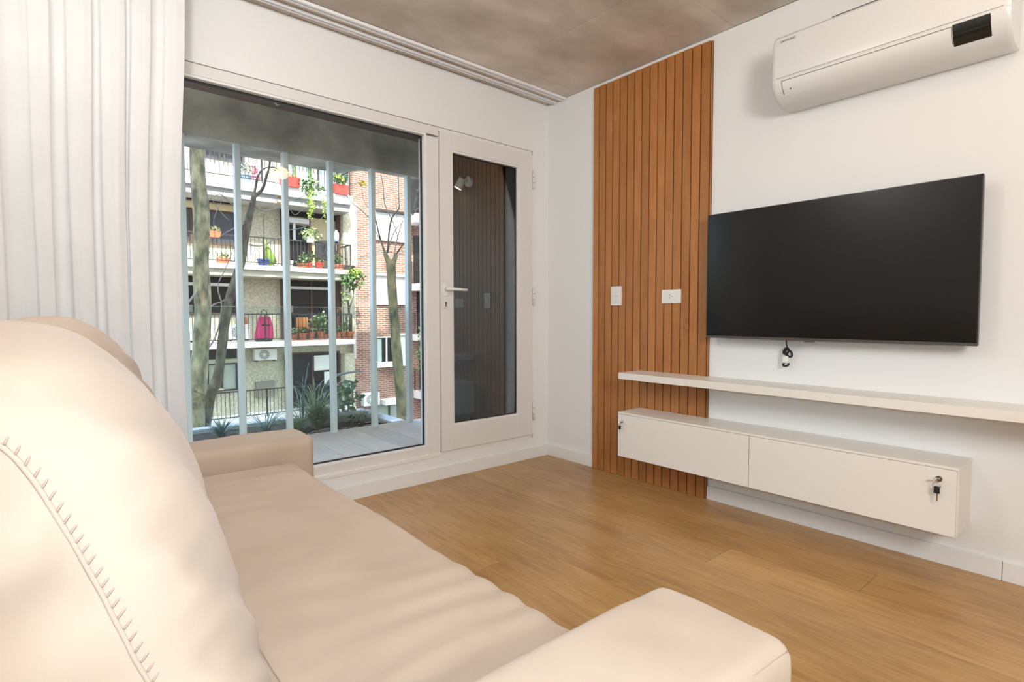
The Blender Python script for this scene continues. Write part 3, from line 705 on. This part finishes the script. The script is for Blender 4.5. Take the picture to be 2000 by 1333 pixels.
for i, (px, py) in enumerate(((640, 846), (655, 842), (676, 842), (705, 838), (730, 833), (615, 850))):
    p = onz(px, py, .115)
    if p.y > 1.285:
        pts = [p+Vector((-.10+.05*k, .01*math.sin(k*2+i), .012+.018*math.sin(k*1.3+i))) for k in range(5)]
        tg = tube('dead_twig', pts, .005, TWIG, None, 6); tag(tg, 'dry brown twig on the planter soil, '+['between the grass clump and fourth bar', 'at the foot of the fourth bar', 'just right of the fourth bar', 'under the grey green grass mound', 'beside the fifth bar', 'right by the end of the bolster armrest'][i], 'twig', 'dry twigs on the planter soil')

# ------------------------------------------------------------------ street trees
def limb(parent, name, P, Y, r, m, seg=10, wob=.0, seed=0):
    """P = list of (px,py[,dy]) ; r = radii"""
    pts = [at(p[0], p[1], Y+(p[2] if len(p) > 2 else 0)) for p in P]
    # densify
    D = []; Rr = []
    for i in range(len(pts)-1):
        for k in range(4):
            s = k/4; q0 = pts[max(i-1, 0)]; q1 = pts[i]; q2 = pts[i+1]; q3 = pts[min(i+2, len(pts)-1)]
            v = .5*((2*q1)+(-q0+q2)*s+(2*q0-5*q1+4*q2-q3)*s*s+(-q0+3*q1-3*q2+q3)*s**3)
            rr = r[i]+(r[i+1]-r[i])*s
            v = v+Vector((noise.noise(v*1.7), noise.noise(v*1.7+Vector((5, 5, 5))), 0))*wob
            D.append(v); Rr.append(rr*(1+.12*noise.noise(v*3)))
    D.append(pts[-1]); Rr.append(r[-1])
    return tube(name, D, Rr, m, parent, seg)
def ground(p, z=-6.38): q = p.copy(); q.z = z; return q
# tree 1
Y1 = 6.2
t1 = thing('plane_tree', ground(at(385, 850, Y1)), 'thick mottled plane tree trunk nearest the curtain', 'tree')
limb(t1, 'trunk', [(376, 1500), (378, 850), (388, 760), (392, 680), (396, 600), (392, 520), (394, 440), (388, 360), (384, 290), (380, 120), (384, -200)], Y1, [.16, .145, .125, .115, .115, .11, .11, .105, .10, .09, .07], BARK, None or 12, .01)
brs = [[(393, 640), (405, 640, .3), (412, 600, .5), (436, 588, .7), (452, 570, .8)], [(392, 560), (360, 600, -.3), (340, 610, -.5)], [(390, 515), (404, 500, .2), (409, 492, .25)], [(388, 700), (420, 660, .5), (433, 600, .6), (425, 560, .6), (442, 520, .7), (460, 470, .8), (470, 420, .9)]]
for i, b in enumerate(brs):
    limb(t1, 'branch', b, Y1, [.018, .014, .012, .010, .008, .007, .006][:len(b)], TWIG if i != 2 else BARK, 6, .01)
# tree 2
Y2 = 6.8
t2 = thing('plane_tree', ground(at(400, 838, Y2)), 'slender leaning dark tree that forks high behind the second bar', 'tree')
limb(t2, 'trunk', [(330, 1500), (398, 845), (425, 740), (438, 640), (447, 590), (457, 552), (470, 515), (478, 468), (485, 430), (493, 400), (496, 380)], Y2, [.12, .088, .078, .074, .070, .068, .066, .066, .062, .050, .040], BARK2, 10, .008)
t3 = t2
for b, rr in (([(494, 388), (500, 360), (503, 345), (515, 330, .2), (533, 327, .3), (545, 332, .4)], [.028, .02, .018, .016, .012, .008]),
              ([(496, 385), (512, 370), (520, 345), (527, 320), (532, 280)], [.032, .026, .022, .018, .015]),
              ([(497, 402), (515, 412), (545, 405, .2), (560, 395, .3), (600, 380, .5), (625, 360, .6)], [.014, .012, .010, .009, .007, .004]),
              ([(494, 395), (470, 390, -.2), (455, 400, -.4), (430, 380, -.6), (405, 395, -.7)], [.012, .011, .009, .007, .004]),
              ([(490, 480), (515, 480, .2), (535, 468, .4), (560, 460, .5)], [.012, .01, .008, .005]),
              ([(493, 440), (480, 436), (460, 445, -.2), (440, 455, -.4), (420, 470, -.4)], [.010, .009, .007, .006, .004]),
              ([(560, 450, .5), (590, 445, .6), (625, 430, .8), (640, 405, .9)], [.007, .007, .005, .003]),
              ([(560, 395, .3), (575, 420, .4), (590, 410, .4), (610, 400, .5), (650, 408, .7), (680, 412, .8)], [.007, .006, .005, .005, .004, .003]),
              ([(447, 430), (420, 400), (410, 370)], [.007, .005, .003]), ([(420, 470), (418, 430), (432, 395), (436, 370)], [.006, .005, .004, .003])):
    limb(t3, 'branch', b, Y2, rr, TWIG if max(rr) < .02 else BARK2, 6, .01)
leaves('dry_leaves', at(548, 335, Y2+1), (.12, .1, .14), 14, .10, G6, t3, 21)
leaves('dry_leaves', at(545, 392, Y2+1), (.10, .1, .05), 9, .09, mat('rust_leaf', (.42, .20, .05), .8), t3, 22)
# tree 3
Y3 = 8.0
t4 = thing('plane_tree', ground(at(782, 815, Y3)), 'pollarded mossy tree with spreading twigs near the window jamb', 'tree')
limb(t4, 'trunk', [(800, 1500), (786, 850), (779, 740), (773, 660), (768, 600), (764, 545), (763, 512)], Y3, [.15, .125, .115, .11, .105, .105, .10], BARK3, 12, .012)
limb(t4, 'stub', [(763, 520), (756, 505), (751, 494)], Y3, [.07, .055, .04], BARK3, 8)
limb(t4, 'stub', [(764, 522), (770, 508), (774, 498)], Y3, [.08, .06, .045], BARK3, 8)
for b, rr in (([(753, 497), (747, 480), (738, 450), (730, 410), (722, 380)], [.03, .022, .018, .014, .009]),
              ([(752, 492), (742, 470), (733, 452), (725, 445)], [.018, .013, .010, .006]),
              ([(756, 495), (758, 480), (760, 450), (766, 425), (776, 412), (780, 405)], [.026, .022, .020, .020, .018, .015]),
              ([(757, 492), (766, 462), (776, 445), (788, 432), (798, 415)], [.018, .014, .011, .008, .005]),
              ([(770, 500), (775, 470), (782, 445), (790, 420)], [.018, .014, .010, .006]),
              ([(772, 500), (782, 485), (795, 470), (806, 455), (820, 436), (835, 418)], [.024, .018, .014, .012, .009, .006]),
              ([(778, 470), (770, 440), (752, 400), (748, 360), (742, 330)], [.012, .010, .012, .012, .01]),
              ([(780, 405), (778, 380), (778, 350), (775, 320)], [.015, .014, .014, .012]),
              ([(806, 420), (812, 395), (822, 360), (832, 340)], [.02, .03, .03, .025]),
              ([(800, 425), (815, 408), (832, 398)], [.012, .011, .009]),
              ([(745, 494), (760, 492), (775, 496), (790, 498)], [.010, .010, .010, .008]),
              ([(720, 425), (705, 410), (690, 398), (675, 380), (655, 355), (640, 345)], [.010, .010, .009, .008, .007, .006]),
              ([(735, 425), (712, 395), (706, 365), (702, 345)], [.007, .006, .005, .004]),
              ([(772, 475), (775, 410), (765, 360), (760, 340)], [.006, .005, .004, .003])):
    limb(t4, 'branch', b, Y3, rr, TWIG if max(rr) < .02 else BARK2, 6, .008)
leaves('dry_leaves', at(707, 359, Y3), (.06, .05, .06), 10, .12, G6, t4, 31)

# ------------------------------------------------------------------ opposite apartment building
YF, YW = 17.0, 18.2
ab = thing('apartment_building', (3.5, YF, -6.5), 'beige apartment block across the street with long white balcony slabs', 'building')
box('facade_wall', -8, 6.55, YW, YW+.3, -6.5, 5.45, STUC, ab)
box('upper_facade_wall', -8, 6.55, YW, YW+.3, 5.45, 14, STUW, ab)  # white instead of beige stucco: sun glare put into the colour
SL = [(5.29, 5.62), (2.64, 2.80), (-.03, .155), (-2.62, -2.47)]
for k, (a, b) in enumerate(SL):
    box('balcony_slab', -8, 6.17, YF, YW, a, b, SLABW, ab)
box('balcony_slab', -8, 6.17, YF, YW, 8.0, 8.3, SLABW, ab)
box('balcony_slab', -8, 6.17, YF, YW, -5.3, -5.1, SLABW, ab)
CRM = mat('slab_soffit_cream', (.50, .49, .38), .9)
box('soffit_beam', -8, 6.10, YF+.12, YW, 2.42, 2.64, CRM, ab)
box('soffit_beam', -8, 6.10, YF+.12, YW, 5.02, 5.29, mat('soffit_grey', (.36, .36, .34), .9), ab)
def rect(px0, py0, px1, py1, Y):
    pm, qm = (px0+px1)/2, (py0+py1)/2
    return at(px0, qm, Y).x, at(px1, qm, Y).x, at(pm, py1, Y).z, at(pm, py0, Y).z
def panel(name, px0, py0, px1, py1, Y, m, par, th=.05, proud=0.0, bev=0):
    x0, x1, z0, z1 = rect(px0, py0, px1, py1, Y)
    return box(name, x0, x1, Y-th-proud, Y, z0, z1, m, par, bev)
Wy = YW-.002
def winset(px0, py0, px1, py1, par, m=WDK, frame=BRN, mull=(), trans=None, tm=SHUT, Y=None):
    Yy = Y or Wy
    f = panel('window', px0, py0, px1, py1, Yy, m, par, .03)
    x0, x1, z0, z1 = rect(px0, py0, px1, py1, Yy); w_ = .05
    L = [(x0-w_, x0, Yy-.10, Yy, z0-w_, z1+w_), (x1, x1+w_, Yy-.10, Yy, z0-w_, z1+w_), (x0, x1, Yy-.10, Yy, z1, z1+w_), (x0, x1, Yy-.10, Yy, z0-w_, z0)]
    for q in mull:
        xm = x0+(x1-x0)*q; L.append((xm-.03, xm+.03, Yy-.09, Yy-.02, z0, z1))
    boxes('window_frame', L, frame, f)
    if trans is not None:
        zz = z1-(z1-z0)*trans; box('transom', x0, x1, Yy-.11, Yy-.02, zz-.05, zz+.05, tm, f)
    return f
# floor A  (between slabs at 2.8 and 5.3)
winset(352, 412, 460, 474, ab, WGY, BRN, (.18, .5))
panel('lintel_board', 350, 398, 462, 410, Wy, BEI, ab, .12)
panel('dark_strip', 350, 374, 466, 394, Wy, WDK, ab, .05)  # flat dark strip on the wall above the lintel board
f = panel('terrace_door', 553, 440, 603, 520, Wy, WDK, ab, .04); panel('curtain_strip', 572, 430, 577, 470, Wy-.05, SHUT, f, .02)
panel('shutter_box', 560, 428, 601, 437, Wy, SHUT, ab, .16); panel('painted_slab_shadow', 553, 394, 660, 427, Wy, WDK, ab, .03)  # wide dark band painted as the shadow under the slab
panel('dark_column', 547, 392, 557, 520, Wy, BRN, ab, .2)
panel('beige_door', 604, 428, 643, 520, Wy, BEI, ab, .05); panel('door_post', 600, 425, 605, 520, Wy, BRN, ab, .12)
panel('pier', 660, 400, 684, 520, Wy, STUC, ab, .5); panel('dark_column', 655, 420, 661, 520, Wy, BRN, ab, .25)
panel('downpipe', 686, 396, 691, 520, Wy, mat('drainpipe', (.55, .50, .48), .7), ab, .3)
# floor B
winset(366, 540, 458, 612, ab, WDK, BRN, (.35,), .22)
panel('dark_column', 548, 545, 556, 662, Wy, BRN, ab, .2)
winset(560, 550, 652, 662, ab, WDK, BRN, (.50,), .12)
panel('pier', 662, 546, 683, 662, Wy, STUC, ab, .5); panel('dark_column', 653, 546, 662, 662, Wy, BRN, ab, .25)
panel('downpipe', 684, 540, 689, 700, Wy, MATS['drainpipe'], ab, .3)
# floor C
winset(385, 713, 460, 762, ab, mat('net_curtain', (.42, .46, .40), .8), IRON, (.26, .62))
panel('lintel_board', 380, 703, 462, 711, Wy, CRM, ab, .10); panel('dark_strip', 362, 684, 462, 702, Wy, WDK, ab, .05)  # same flat dark strip above this lintel
panel('dark_column', 556, 690, 563, 800, Wy, WDK, ab, .2)
winset(566, 690, 660, 800, ab, WDK, BRN, (.45,), None)
panel('roller_blind', 613, 694, 655, 723, Wy-.1, SHUT, ab, .05); panel('roller_blind', 633, 726, 652, 752, Wy-.1, SHUT, ab, .05)
panel('grey_box', 499, 745, 535, 776, Wy, mat('meter_cover', (.24, .22, .18), .8), ab, .12)
panel('pier', 664, 690, 684, 800, Wy, STUC, ab, .5)
for zb_, hh in ((3.3, 1.4), (.9, 1.2), (-1.7, 1.2)):
    for xa_ in (-2.6, -6.2):
        f = box('window', xa_, xa_+1.9, Wy-.03, Wy, zb_, zb_+hh, WDK, ab)
        boxes('window_frame', [(xa_-.05, xa_, Wy-.1, Wy, zb_-.05, zb_+hh+.05), (xa_+1.9, xa_+1.95, Wy-.1, Wy, zb_-.05, zb_+hh+.05), (xa_+.9, xa_+.96, Wy-.09, Wy, zb_, zb_+hh), (xa_, xa_+1.9, Wy-.1, Wy, zb_+hh, zb_+hh+.05), (xa_, xa_+1.9, Wy-.1, Wy, zb_-.05, zb_)], BRN, f)
# floor D
winset(400, 200, 470, 312, ab, WGY, WGY, (.5,)); winset(560, 290, 605, 372, ab, mat('pale_glass', (.45, .55, .55), .2), G4, (.3, .95)); winset(622, 310, 690, 380, ab, MATS['pale_glass'], IRON, (.5,))
panel('dark_column', 425, 285, 429, 312, Wy-.3, IRON, ab, .1)
# stucco joints
for px in (515,): panel('wall_joint', px, 420, px+1.2, 520, Wy-.001, mat('joint_grey', (.25, .24, .2), .9), ab, .01)
# railings
def railing(z0, h, lab, x0=-8, gap=.13, side=True):
    r = tag(empty('balcony_railing', (0, YF+.08, z0)), lab, 'railing', 'black balcony railings of the beige building')
    box('top_rail', x0, 6.08, YF+.06, YF+.10, z0+h-.04, z0+h, IRON, r); box('bottom_rail', x0, 6.08, YF+.065, YF+.095, z0+.08, z0+.11, IRON, r)
    bm = bmesh.new(); x_ = -7.9
    while x_ < 6.06: addbox(bm, x_-.008, x_+.008, YF+.07, YF+.086, z0+.09, z0+h-.03); x_ += gap
    b_ = bm2('baluster_set', bm, IRON, r); b_['kind'] = 'stuff'
    for xq in (6.05, 2.9): box('post', xq, xq+.04, YF+.06, YF+.10, z0, z0+h, IRON, r)
    bm = bmesh.new(); y_ = YF+.2
    while y_ < YW: addbox(bm, 6.062, 6.078, y_-.008, y_+.008, z0+.09, z0+h-.03); y_ += .13
    addbox(bm, 6.05, 6.09, YF+.1, YW, z0+h-.04, z0+h)
    b_ = bm2('side_baluster_set', bm, IRON, r); b_['kind'] = 'stuff'
railing(5.62, .95, 'thin black railing of the topmost balcony in view')
railing(2.80, .98, 'black railing of the balcony with red pots and the green parasol')
railing(.155, .98, 'black railing of the balcony with the pink trolley')
railing(-2.47, .98, 'black railing of the lowest balcony, behind the planter plants')

# things on those balconies
def pot(px, py, Y, r, h, m, label, group=None, plant=None, name='flower_pot'):
    p = at(px, py, Y)
    t_ = thing(name, p, label, 'plant pot' if not plant else 'potted plant', group)
    bm = bmesh.new(); addtube(bm, [p, p+Vector((0, 0, h*.82)), p+Vector((0, 0, h*.82)), p+Vector((0, 0, h))], [r*.72, r*.95, r*1.08, r*1.1], 14); bm2('pot', bm, m, t_)
    if plant:
        rr, hh, gm, n, ls = plant
        tube('stem', [p+Vector((0, 0, h*.9)), p+Vector((.01, 0, h+hh))], .012, BARK2, t_, 5)
        leaves('foliage', p+Vector((0, 0, h+hh)), (rr, rr*.8, hh*.9), n, ls, gm, t_, int(px))
    return t_
def slabY(Y, z, px): # py of a slab top at px
    return None
def onslab(px, Y, z):
    """pixel row where a point at depth Y and height z shows for column px"""
    lo, hi = -500, 2500
    for _ in range(40):
        md = (lo+hi)/2
        if at(px, md, Y).z > z: lo = md
        else: hi = md
    return (lo+hi)/2
def potz(px, z, Y, *a, **k): return pot(px, onslab(px, Y, z), Y, *a, **k)
PY = YF+.32
potz(575, .155, PY, .10, .22, TERR, 'small terracotta pot at the left end of the plant row', None, (.16, .14, G1, 40, .12))
potz(592, .155, PY, .15, .26, TERR, 'terracotta pot with a low bush under the orange chair back', None, (.20, .12, G4, 50, .12))
potz(609, .155, PY, .12, .30, TERR, 'tall terracotta pot left of the big leafy plant', None, (.18, .30, G3, 50, .12))
potz(627, .155, PY, .14, .32, TERR, 'terracotta pot holding the biggest leafy plant on the middle balcony', None, (.34, .38, G1, 170, .15))
potz(636, .155, PY+.2, .11, .20, TERR, 'small dark terracotta pot just right of the biggest plant', None, (.14, .16, G4, 40, .1))
potz(661, .155, PY, .12, .27, TERR, 'terracotta pot right of the fourth bar', None, (.10, .10, G4, 30, .1))
potz(672, .155, PY, .12, .27, TERR, 'terracotta pot with a pale star shaped plant by the railing corner', None, (.22, .25, G1, 60, .16))
potz(682, .155, PY, .11, .25, TERR, 'last terracotta pot in the row at the railing corner')
ch = thing('garden_chair', at(592, onslab(592, PY+.4, .155), PY+.4), 'orange wicker chair back among the terracotta pots', 'chair')
p = Vector(ch.location); ORC = mat('wicker_orange', (.42, .17, .05), .8)
box('backrest', p.x-.22, p.x+.22, p.y+.05, p.y+.10, .62, 1.0, ORC, ch, .03); box('seat', p.x-.22, p.x+.22, p.y-.35, p.y+.08, .55, .61, ORC, ch, .02)
for sx in (-.2, .2):
    for sy in (-.32, .05): box('leg', p.x+sx-.02, p.x+sx+.02, p.y+sy-.02, p.y+sy+.02, .155, .56, ORC, ch)
# pink shopping trolley
p = at(516, onslab(516, PY, .155), PY)
t = thing('shopping_trolley', p, 'bright pink wheeled shopping trolley bag behind the middle railing', 'trolley')
prism('bag', [(p.x-.30, p.z+.12), (p.x+.28, p.z+.12), (p.x+.27, p.z+.5), (p.x+.18, p.z+.86), (p.x-.12, p.z+.88), (p.x-.22, p.z+.5)], p.y-.14, p.y+.14, 'y', PINK, t)
box('flap', p.x-.13, p.x+.19, p.y-.16, p.y-.13, p.z+.60, p.z+.84, PINK, t, .01)
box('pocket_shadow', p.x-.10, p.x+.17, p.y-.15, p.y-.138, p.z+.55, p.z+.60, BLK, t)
box('base', p.x-.28, p.x+.24, p.y-.12, p.y+.12, p.z+.02, p.z+.13, BLK, t)
tube('handle', [(p.x-.08, p.y, p.z+.86), (p.x-.07, p.y, p.z+1.06), (p.x, p.y, p.z+1.12), (p.x+.10, p.y, p.z+1.06), (p.x+.12, p.y, p.z+.86)], .015, BLK, t, 6)
for sx in (-.2, .2): cyl('wheel', (p.x+sx, p.y+.12, p.z+.07), (0, 1, 0), .07, .03, BLK, t, 14)
# condenser units
def condenser(px0, py0, px1, py1, Y, label, fan=.5, fr=.36, par=None):
    x0, x1, z0, z1 = rect(px0, py0, px1, py1, Y)
    t_ = thing('condenser_unit', ((x0+x1)/2, Y, z0), label, 'condenser', 'outdoor condenser units')
    box('casing', x0, x1, Y, Y+.30, z0, z1, WPL, t_, .01)
    c = (x0+(x1-x0)*fan, Y-.008, (z0+z1)/2); R_ = (z1-z0)*fr
    g_ = cyl('fan_grille', c, (0, 1, 0), R_, .016, mat('fan_grey', (.30, .31, .32), .5), t_, 28)
    cyl('fan_hub', (c[0], Y-.018, c[2]), (0, 1, 0), R_*.3, .01, WPL, g_, 16)
    bm = bmesh.new()
    for a in range(6): 
        d = Vector((math.cos(a*math.pi/6), 0, math.sin(a*math.pi/6)))*R_; addtube(bm, [Vector(c)+Vector((0, -.012, 0))-d, Vector(c)+Vector((0, -.012, 0))+d], .006, 5)
    bm2('grille_wire', bm, WPL, g_)
    boxes('bracket', [(x0+.05, x0+.10, Y, Y+.32, z0-.05, z0), (x1-.10, x1-.05, Y, Y+.32, z0-.05, z0)], IRON, t_)
condenser(446, 634, 488, 664, YF+.35, 'white condenser unit on the middle balcony beside the pink trolley', .42)
condenser(340, 638, 379, 667, YF+.35, 'white condenser unit on the middle balcony by the curtain edge', .42)
condenser(498, 682, 541, 704, YW-.42, 'white condenser unit hanging under the middle balcony slab', .42, .42)
p = at(478, 634, YF+.5); t = thing('terracotta_vase', p, 'small terracotta vase on top of the condenser unit', 'vase')
tube('vase_body', [p, p+Vector((0, 0, .10)), p+Vector((0, 0, .22)), p+Vector((0, 0, .25))], [.07, .10, .05, .07], TERR, t, 12)
# balcony A
potz(603, 2.80, PY, .13, .20, REDP, 'first bright red pot, left of its twin on the upper balcony', None, (.28, .22, G4, 90, .14))
potz(624, 2.80, PY, .14, .24, REDP, 'second bright red pot, beside the fourth bar on the upper balcony', None, (.10, .10, G4, 20, .1))
potz(592, 2.80, PY, .22, .16, TERR, 'wide low terracotta bowl left of the bright red pots', None, (.30, .12, G4, 60, .12))
potz(569, 2.80, PY, .07, .25, WPL, 'small white pot just right of the third bar on the upper balcony')
potz(662, 2.80, PY, .20, .22, TERR, 'brown trough pot at the corner of the upper balcony', None, (.20, .22, G4, 60, .12))
potz(514, 2.80, PY, .20, .24, BLUP, 'blue pot beside the folded green parasol')
p = at(527, onslab(527, PY+.1, 2.80), PY+.1); t = thing('folded_parasol', p, 'folded green parasol leaning on the upper balcony', 'parasol')
tube('canopy', [p+Vector((.12, 0, .1)), p+Vector((.02, 0, .25)), p+Vector((-.12, 0, .8)), p+Vector((-.14, 0, .95))], [.16, .20, .05, .02], mat('parasol_green', (.16, .24, .05), .8), t, 10)
tube('pole', [p+Vector((.15, 0, 0)), p+Vector((.12, 0, .12))], .02, BRN, t, 6)
def trough(px0, px1, z, Y, h, m, label, plant=True, name='window_box', group=None):
    xa = at(px0, onslab(px0, Y, z), Y).x; xb = at(px1, onslab(px1, Y, z), Y).x
    t_ = thing(name, ((xa+xb)/2, Y, z), label, 'planter box', group)
    prism('trough', [(xa+.03, z), (xb-.03, z), (xb, z+h), (xa, z+h)], Y-.1, Y+.1, 'y', m, t_)
    if plant: leaves('foliage', ((xa+xb)/2, Y, z+h+.08), ((xb-xa)/2, .12, .10), 40, .11, G1, t_, int(px0))
    return t_
trough(423, 448, 2.80, PY, .20, ORAP, 'orange planter box on the floor of the upper balcony')
zc = at(419, 463, YF+.08).z; trough(408, 431, zc-.02, YF+.0, .20, ORAP, 'orange planter box hung on the upper balcony railing')
p = at(486, 496, YF+.2); t = thing('white_lantern', p, 'small white lantern hanging on the upper balcony', 'lantern')
box('lantern_body', p.x-.12, p.x+.12, p.y-.1, p.y+.1, p.z-.02, p.z+.26, WPL, t, .02); tube('lantern_hook', [(p.x, p.y, p.z+.26), (p.x+.03, p.y, p.z+.34), (p.x+.14, p.y, p.z+.30)], .015, BLK, t, 6)
p = at(606, 462, YF+.0); t = thing('hanging_plant', p, 'round leafy plant hung on the upper balcony railing', 'potted plant')
cyl('pot', (p.x, p.y, p.z-.12), (0, 0, 1), .13, .22, WPL, t, 14); leaves('foliage', p+Vector((0, 0, .08)), (.38, .2, .28), 150, .13, G1, t, 44)
p = at(640, 456, YF+.6); t = thing('garden_chair', p-Vector((0, 0, p.z-2.8)), 'dark garden chair with rounded back behind the hanging plant', 'chair')
q = t.location; boxes('backrest', [(q.x-.4, q.x+.4, q.y+.2, q.y+.26, 3.2, 3.95)], IRON, t, .05); box('seat', q.x-.4, q.x+.4, q.y-.3, q.y+.2, 3.18, 3.25, IRON, t)
for sx in (-.36, .36):
    for sy in (-.27, .2): box('leg', q.x+sx-.02, q.x+sx+.02, q.y+sy-.02, q.y+sy+.02, 2.8, 3.19, IRON, t)
p = at(657, 470, YF+.3); t = thing('spray_bottle', p, 'white bottle standing behind the upper railing near the corner', 'bottle')
tube('bottle_body', [p-Vector((0, 0, .05)), p+Vector((0, 0, .28)), p+Vector((0, 0, .34)), p+Vector((0, 0, .40))], [.10, .10, .04, .04], mat('pale_blue', (.55, .75, .85), .4), t, 12)
tube('stand', [p-Vector((0, 0, p.z-2.8)), p-Vector((0, 0, .05))], .02, IRON, t, 6)
# balcony D
trough(546, 585, 5.62, YF+.0, .36, REDP, 'long red planter box left of the trailing vine on the top balcony', True)
trough(652, 680, 5.62, YF+.0, .36, REDP, 'red planter box right of the fourth bar on the top balcony', True)
t = thing('trailing_vine', at(607, 372, YF-.15), 'lime green vine trailing over the top balcony slab', 'vine')
leaves('foliage', at(607, 362, YF-.12), (.5, .12, .30), 160, .14, G4, t, 51); leaves('trailing_leaves', at(607, 390, YF-.15), (.14, .06, .55), 110, .11, G5, t, 52); leaves('trailing_leaves', at(606, 412, YF-.15), (.10, .06, .35), 50, .11, G5, t, 53)
t = thing('trailing_vine', at(636, 400, YF-.15), 'thin green vine strand beside the fourth bar', 'vine')
leaves('foliage', at(635, 405, YF-.15), (.07, .05, .55), 60, .10, G5, t, 54)
t = thing('climbing_vine', at(660, 350, YF-.1), 'yellow and green climber at the corner of the top balcony', 'vine')
leaves('foliage', at(662, 348, YF-.1), (.32, .1, .20), 110, .13, G4, t, 55); leaves('yellow_leaves', at(662, 345, YF-.15), (.20, .06, .12), 14, .14, G6, t, 56)
for px, col, lab in ((497, mat('faded_pink', (.62, .25, .32), .8), 'pink potted flowers on the top balcony'), (481, mat('faded_blue', (.18, .28, .42), .7), 'blue bucket with a plant beside the pink flowers')):
    potz(px, 5.62, YF+.3, .20, .26, col, lab, None, (.22, .22, MATS['faded_pink'] if px == 497 else G2, 60, .13))
# shrub at slab end
t = thing('balcony_tree', at(690, 545, YF-.2), 'small potted tree with bright leaves at the end of the middle slab', 'tree')
p0 = at(683, 620, YF-.2); tube('stem', [at(684, onslab(684, YF+.2, .155), YF+.2), at(683, 620, YF+.1), at(680, 590, YF), at(684, 560, YF-.1)], [.05, .045, .035, .03], BARK2, t, 7)
tube('branch', [at(682, 605, YF), at(690, 580, YF-.05), at(692, 555, YF-.1)], .02, BARK2, t, 6)
leaves('foliage', at(690, 545, YF-.2), (.48, .3, .40), 260, .17, G4, t, 61); leaves('bright_leaves', at(693, 532, YF-.35), (.30, .1, .16), 60, .16, G5, t, 62); leaves('lower_leaves', at(675, 578, YF-.05), (.18, .1, .28), 60, .13, G1, t, 63)
pot(684, onslab(684, YF+.2, .155), YF+.2, .16, .3, TERR, 'terracotta pot at the foot of the small balcony tree')
# floor C bits
p = at(398, 762, YW-.25); t = thing('blue_jug', p, 'blue plastic jug on the sill of the lowest window', 'jug'); tube('jug_body', [p, p+Vector((0, 0, .2)), p+Vector((0, 0, .26))], [.12, .11, .07], mat('violet_blue', (.10, .12, .55), .5), t, 12)
tube('jug_handle', [p+Vector((.1, 0, .2)), p+Vector((.17, 0, .14)), p+Vector((.1, 0, .06))], .015, MATS['violet_blue'], t, 6); box('sill_ledge', p.x-.3, p.x+.6, p.y-.1, YW, p.z-.05, p.z, CRM, ab)

# ------------------------------------------------------------------ brick building
YB = 17.9
bb = thing('brick_building', (9, YB, -6.5), 'dark red brick building with white roller blinds right of the beige block', 'building')
box('facade_wall', 6.56, 11.0, YB, YB+.4, -6.5, 14, BRICK, bb)
BW = YB-.002
def shutter(px0, py0, px1, py1, gap_top, label_m=SHUT):
    f = panel('window', px0, py0, px1, py1, BW, label_m, bb, .03)
    x0, x1, z0, z1 = rect(px0, py0, px1, py1, BW)
    boxes('window_frame', [(x0-.05, x0, BW-.07, BW, z0-.06, z1+.04), (x1, x1+.05, BW-.07, BW, z0-.06, z1+.04), (x0-.05, x1+.05, BW-.10, BW, z0-.08, z0), (x0, x1, BW-.07, BW, z1, z1+.04)], STUW, f)
    n_ = int((z1-z0)/.09)
    boxes('shutter_slat', [(x0, x1, BW-.045, BW-.03, z0+i*.09+.006, z0+(i+1)*.09) for i in range(n_)], SHUT, f)
    box('head_strip', x0, x1, BW-.16, BW, z1, z1+.10, IRON if gap_top else STUW, f)  # dark strip for the gap above the blind, white one otherwise
shutter(733, 417, 789, 468, True); shutter(733, 540, 789, 592, False)
f = winset(735, 660, 768, 708, bb, WDK, STUW, (.55,), None, Y=BW); panel('window_sill', 733, 707, 770, 717, BW, STUW, bb, .2)
panel('net_curtain', 736, 662, 745, 707, BW-.03, MATS['pale_glass'], f, .02)
winset(777, 655, 790, 713, bb, SHUT, STUW, (), None, Y=BW)
panel('awning', 740, 778, 775, 787, BW, STUW, bb, .6); panel('garage_door', 739, 788, 775, 818, BW, MATS['net_curtain'], bb, .05); panel('door_post', 757, 788, 760, 818, BW, IRON, bb, .1)
panel('white_post', 786, 774, 789, 824, BW, STUW, bb, .2)
condenser(711, 768, 742, 793, YB-.4, 'white condenser unit low on the brick facade', .45, .38)
# balconies at the right border
for k, (z0, z1, xa) in enumerate(((2.12, 2.42, 9.0), (-.02, .25, 9.15), (-2.55, -2.2, 9.25), (4.95, 5.3, 8.85))):
    box('balcony_slab', xa, 10.9, YB-1.0, YB, z0, z1, SLABW, bb)
    bm = bmesh.new(); x_ = xa+.05
    while x_ < 10.9: addbox(bm, x_-.01, x_+.01, YB-.97, YB-.95, z1, z1+.95); x_ += .11
    addbox(bm, xa, 10.9, YB-.99, YB-.94, z1+.93, z1+.98); y_ = YB-.9
    while y_ < YB: addbox(bm, xa+.02, xa+.04, y_-.01, y_+.01, z1, z1+.95); y_ += .11
    b_ = bm2('railing', bm, IRON, bb); b_['kind'] = 'stuff'
    box('balcony_recess', xa+.3, 10.9, BW-.05, BW, z1, z1+2.1, WDK, bb)
t = thing('climbing_vine', at(823, 700, YB-1.1), 'dark green climber at the right edge of the brick building', 'vine')
leaves('foliage', at(824, 690, YB-1.1), (.22, .1, 1.1), 200, .16, G4, t, 71)
box('party_block', 10.95, 11.6, YB-2.5, YB, -6.5, 14, BRICK, bb)
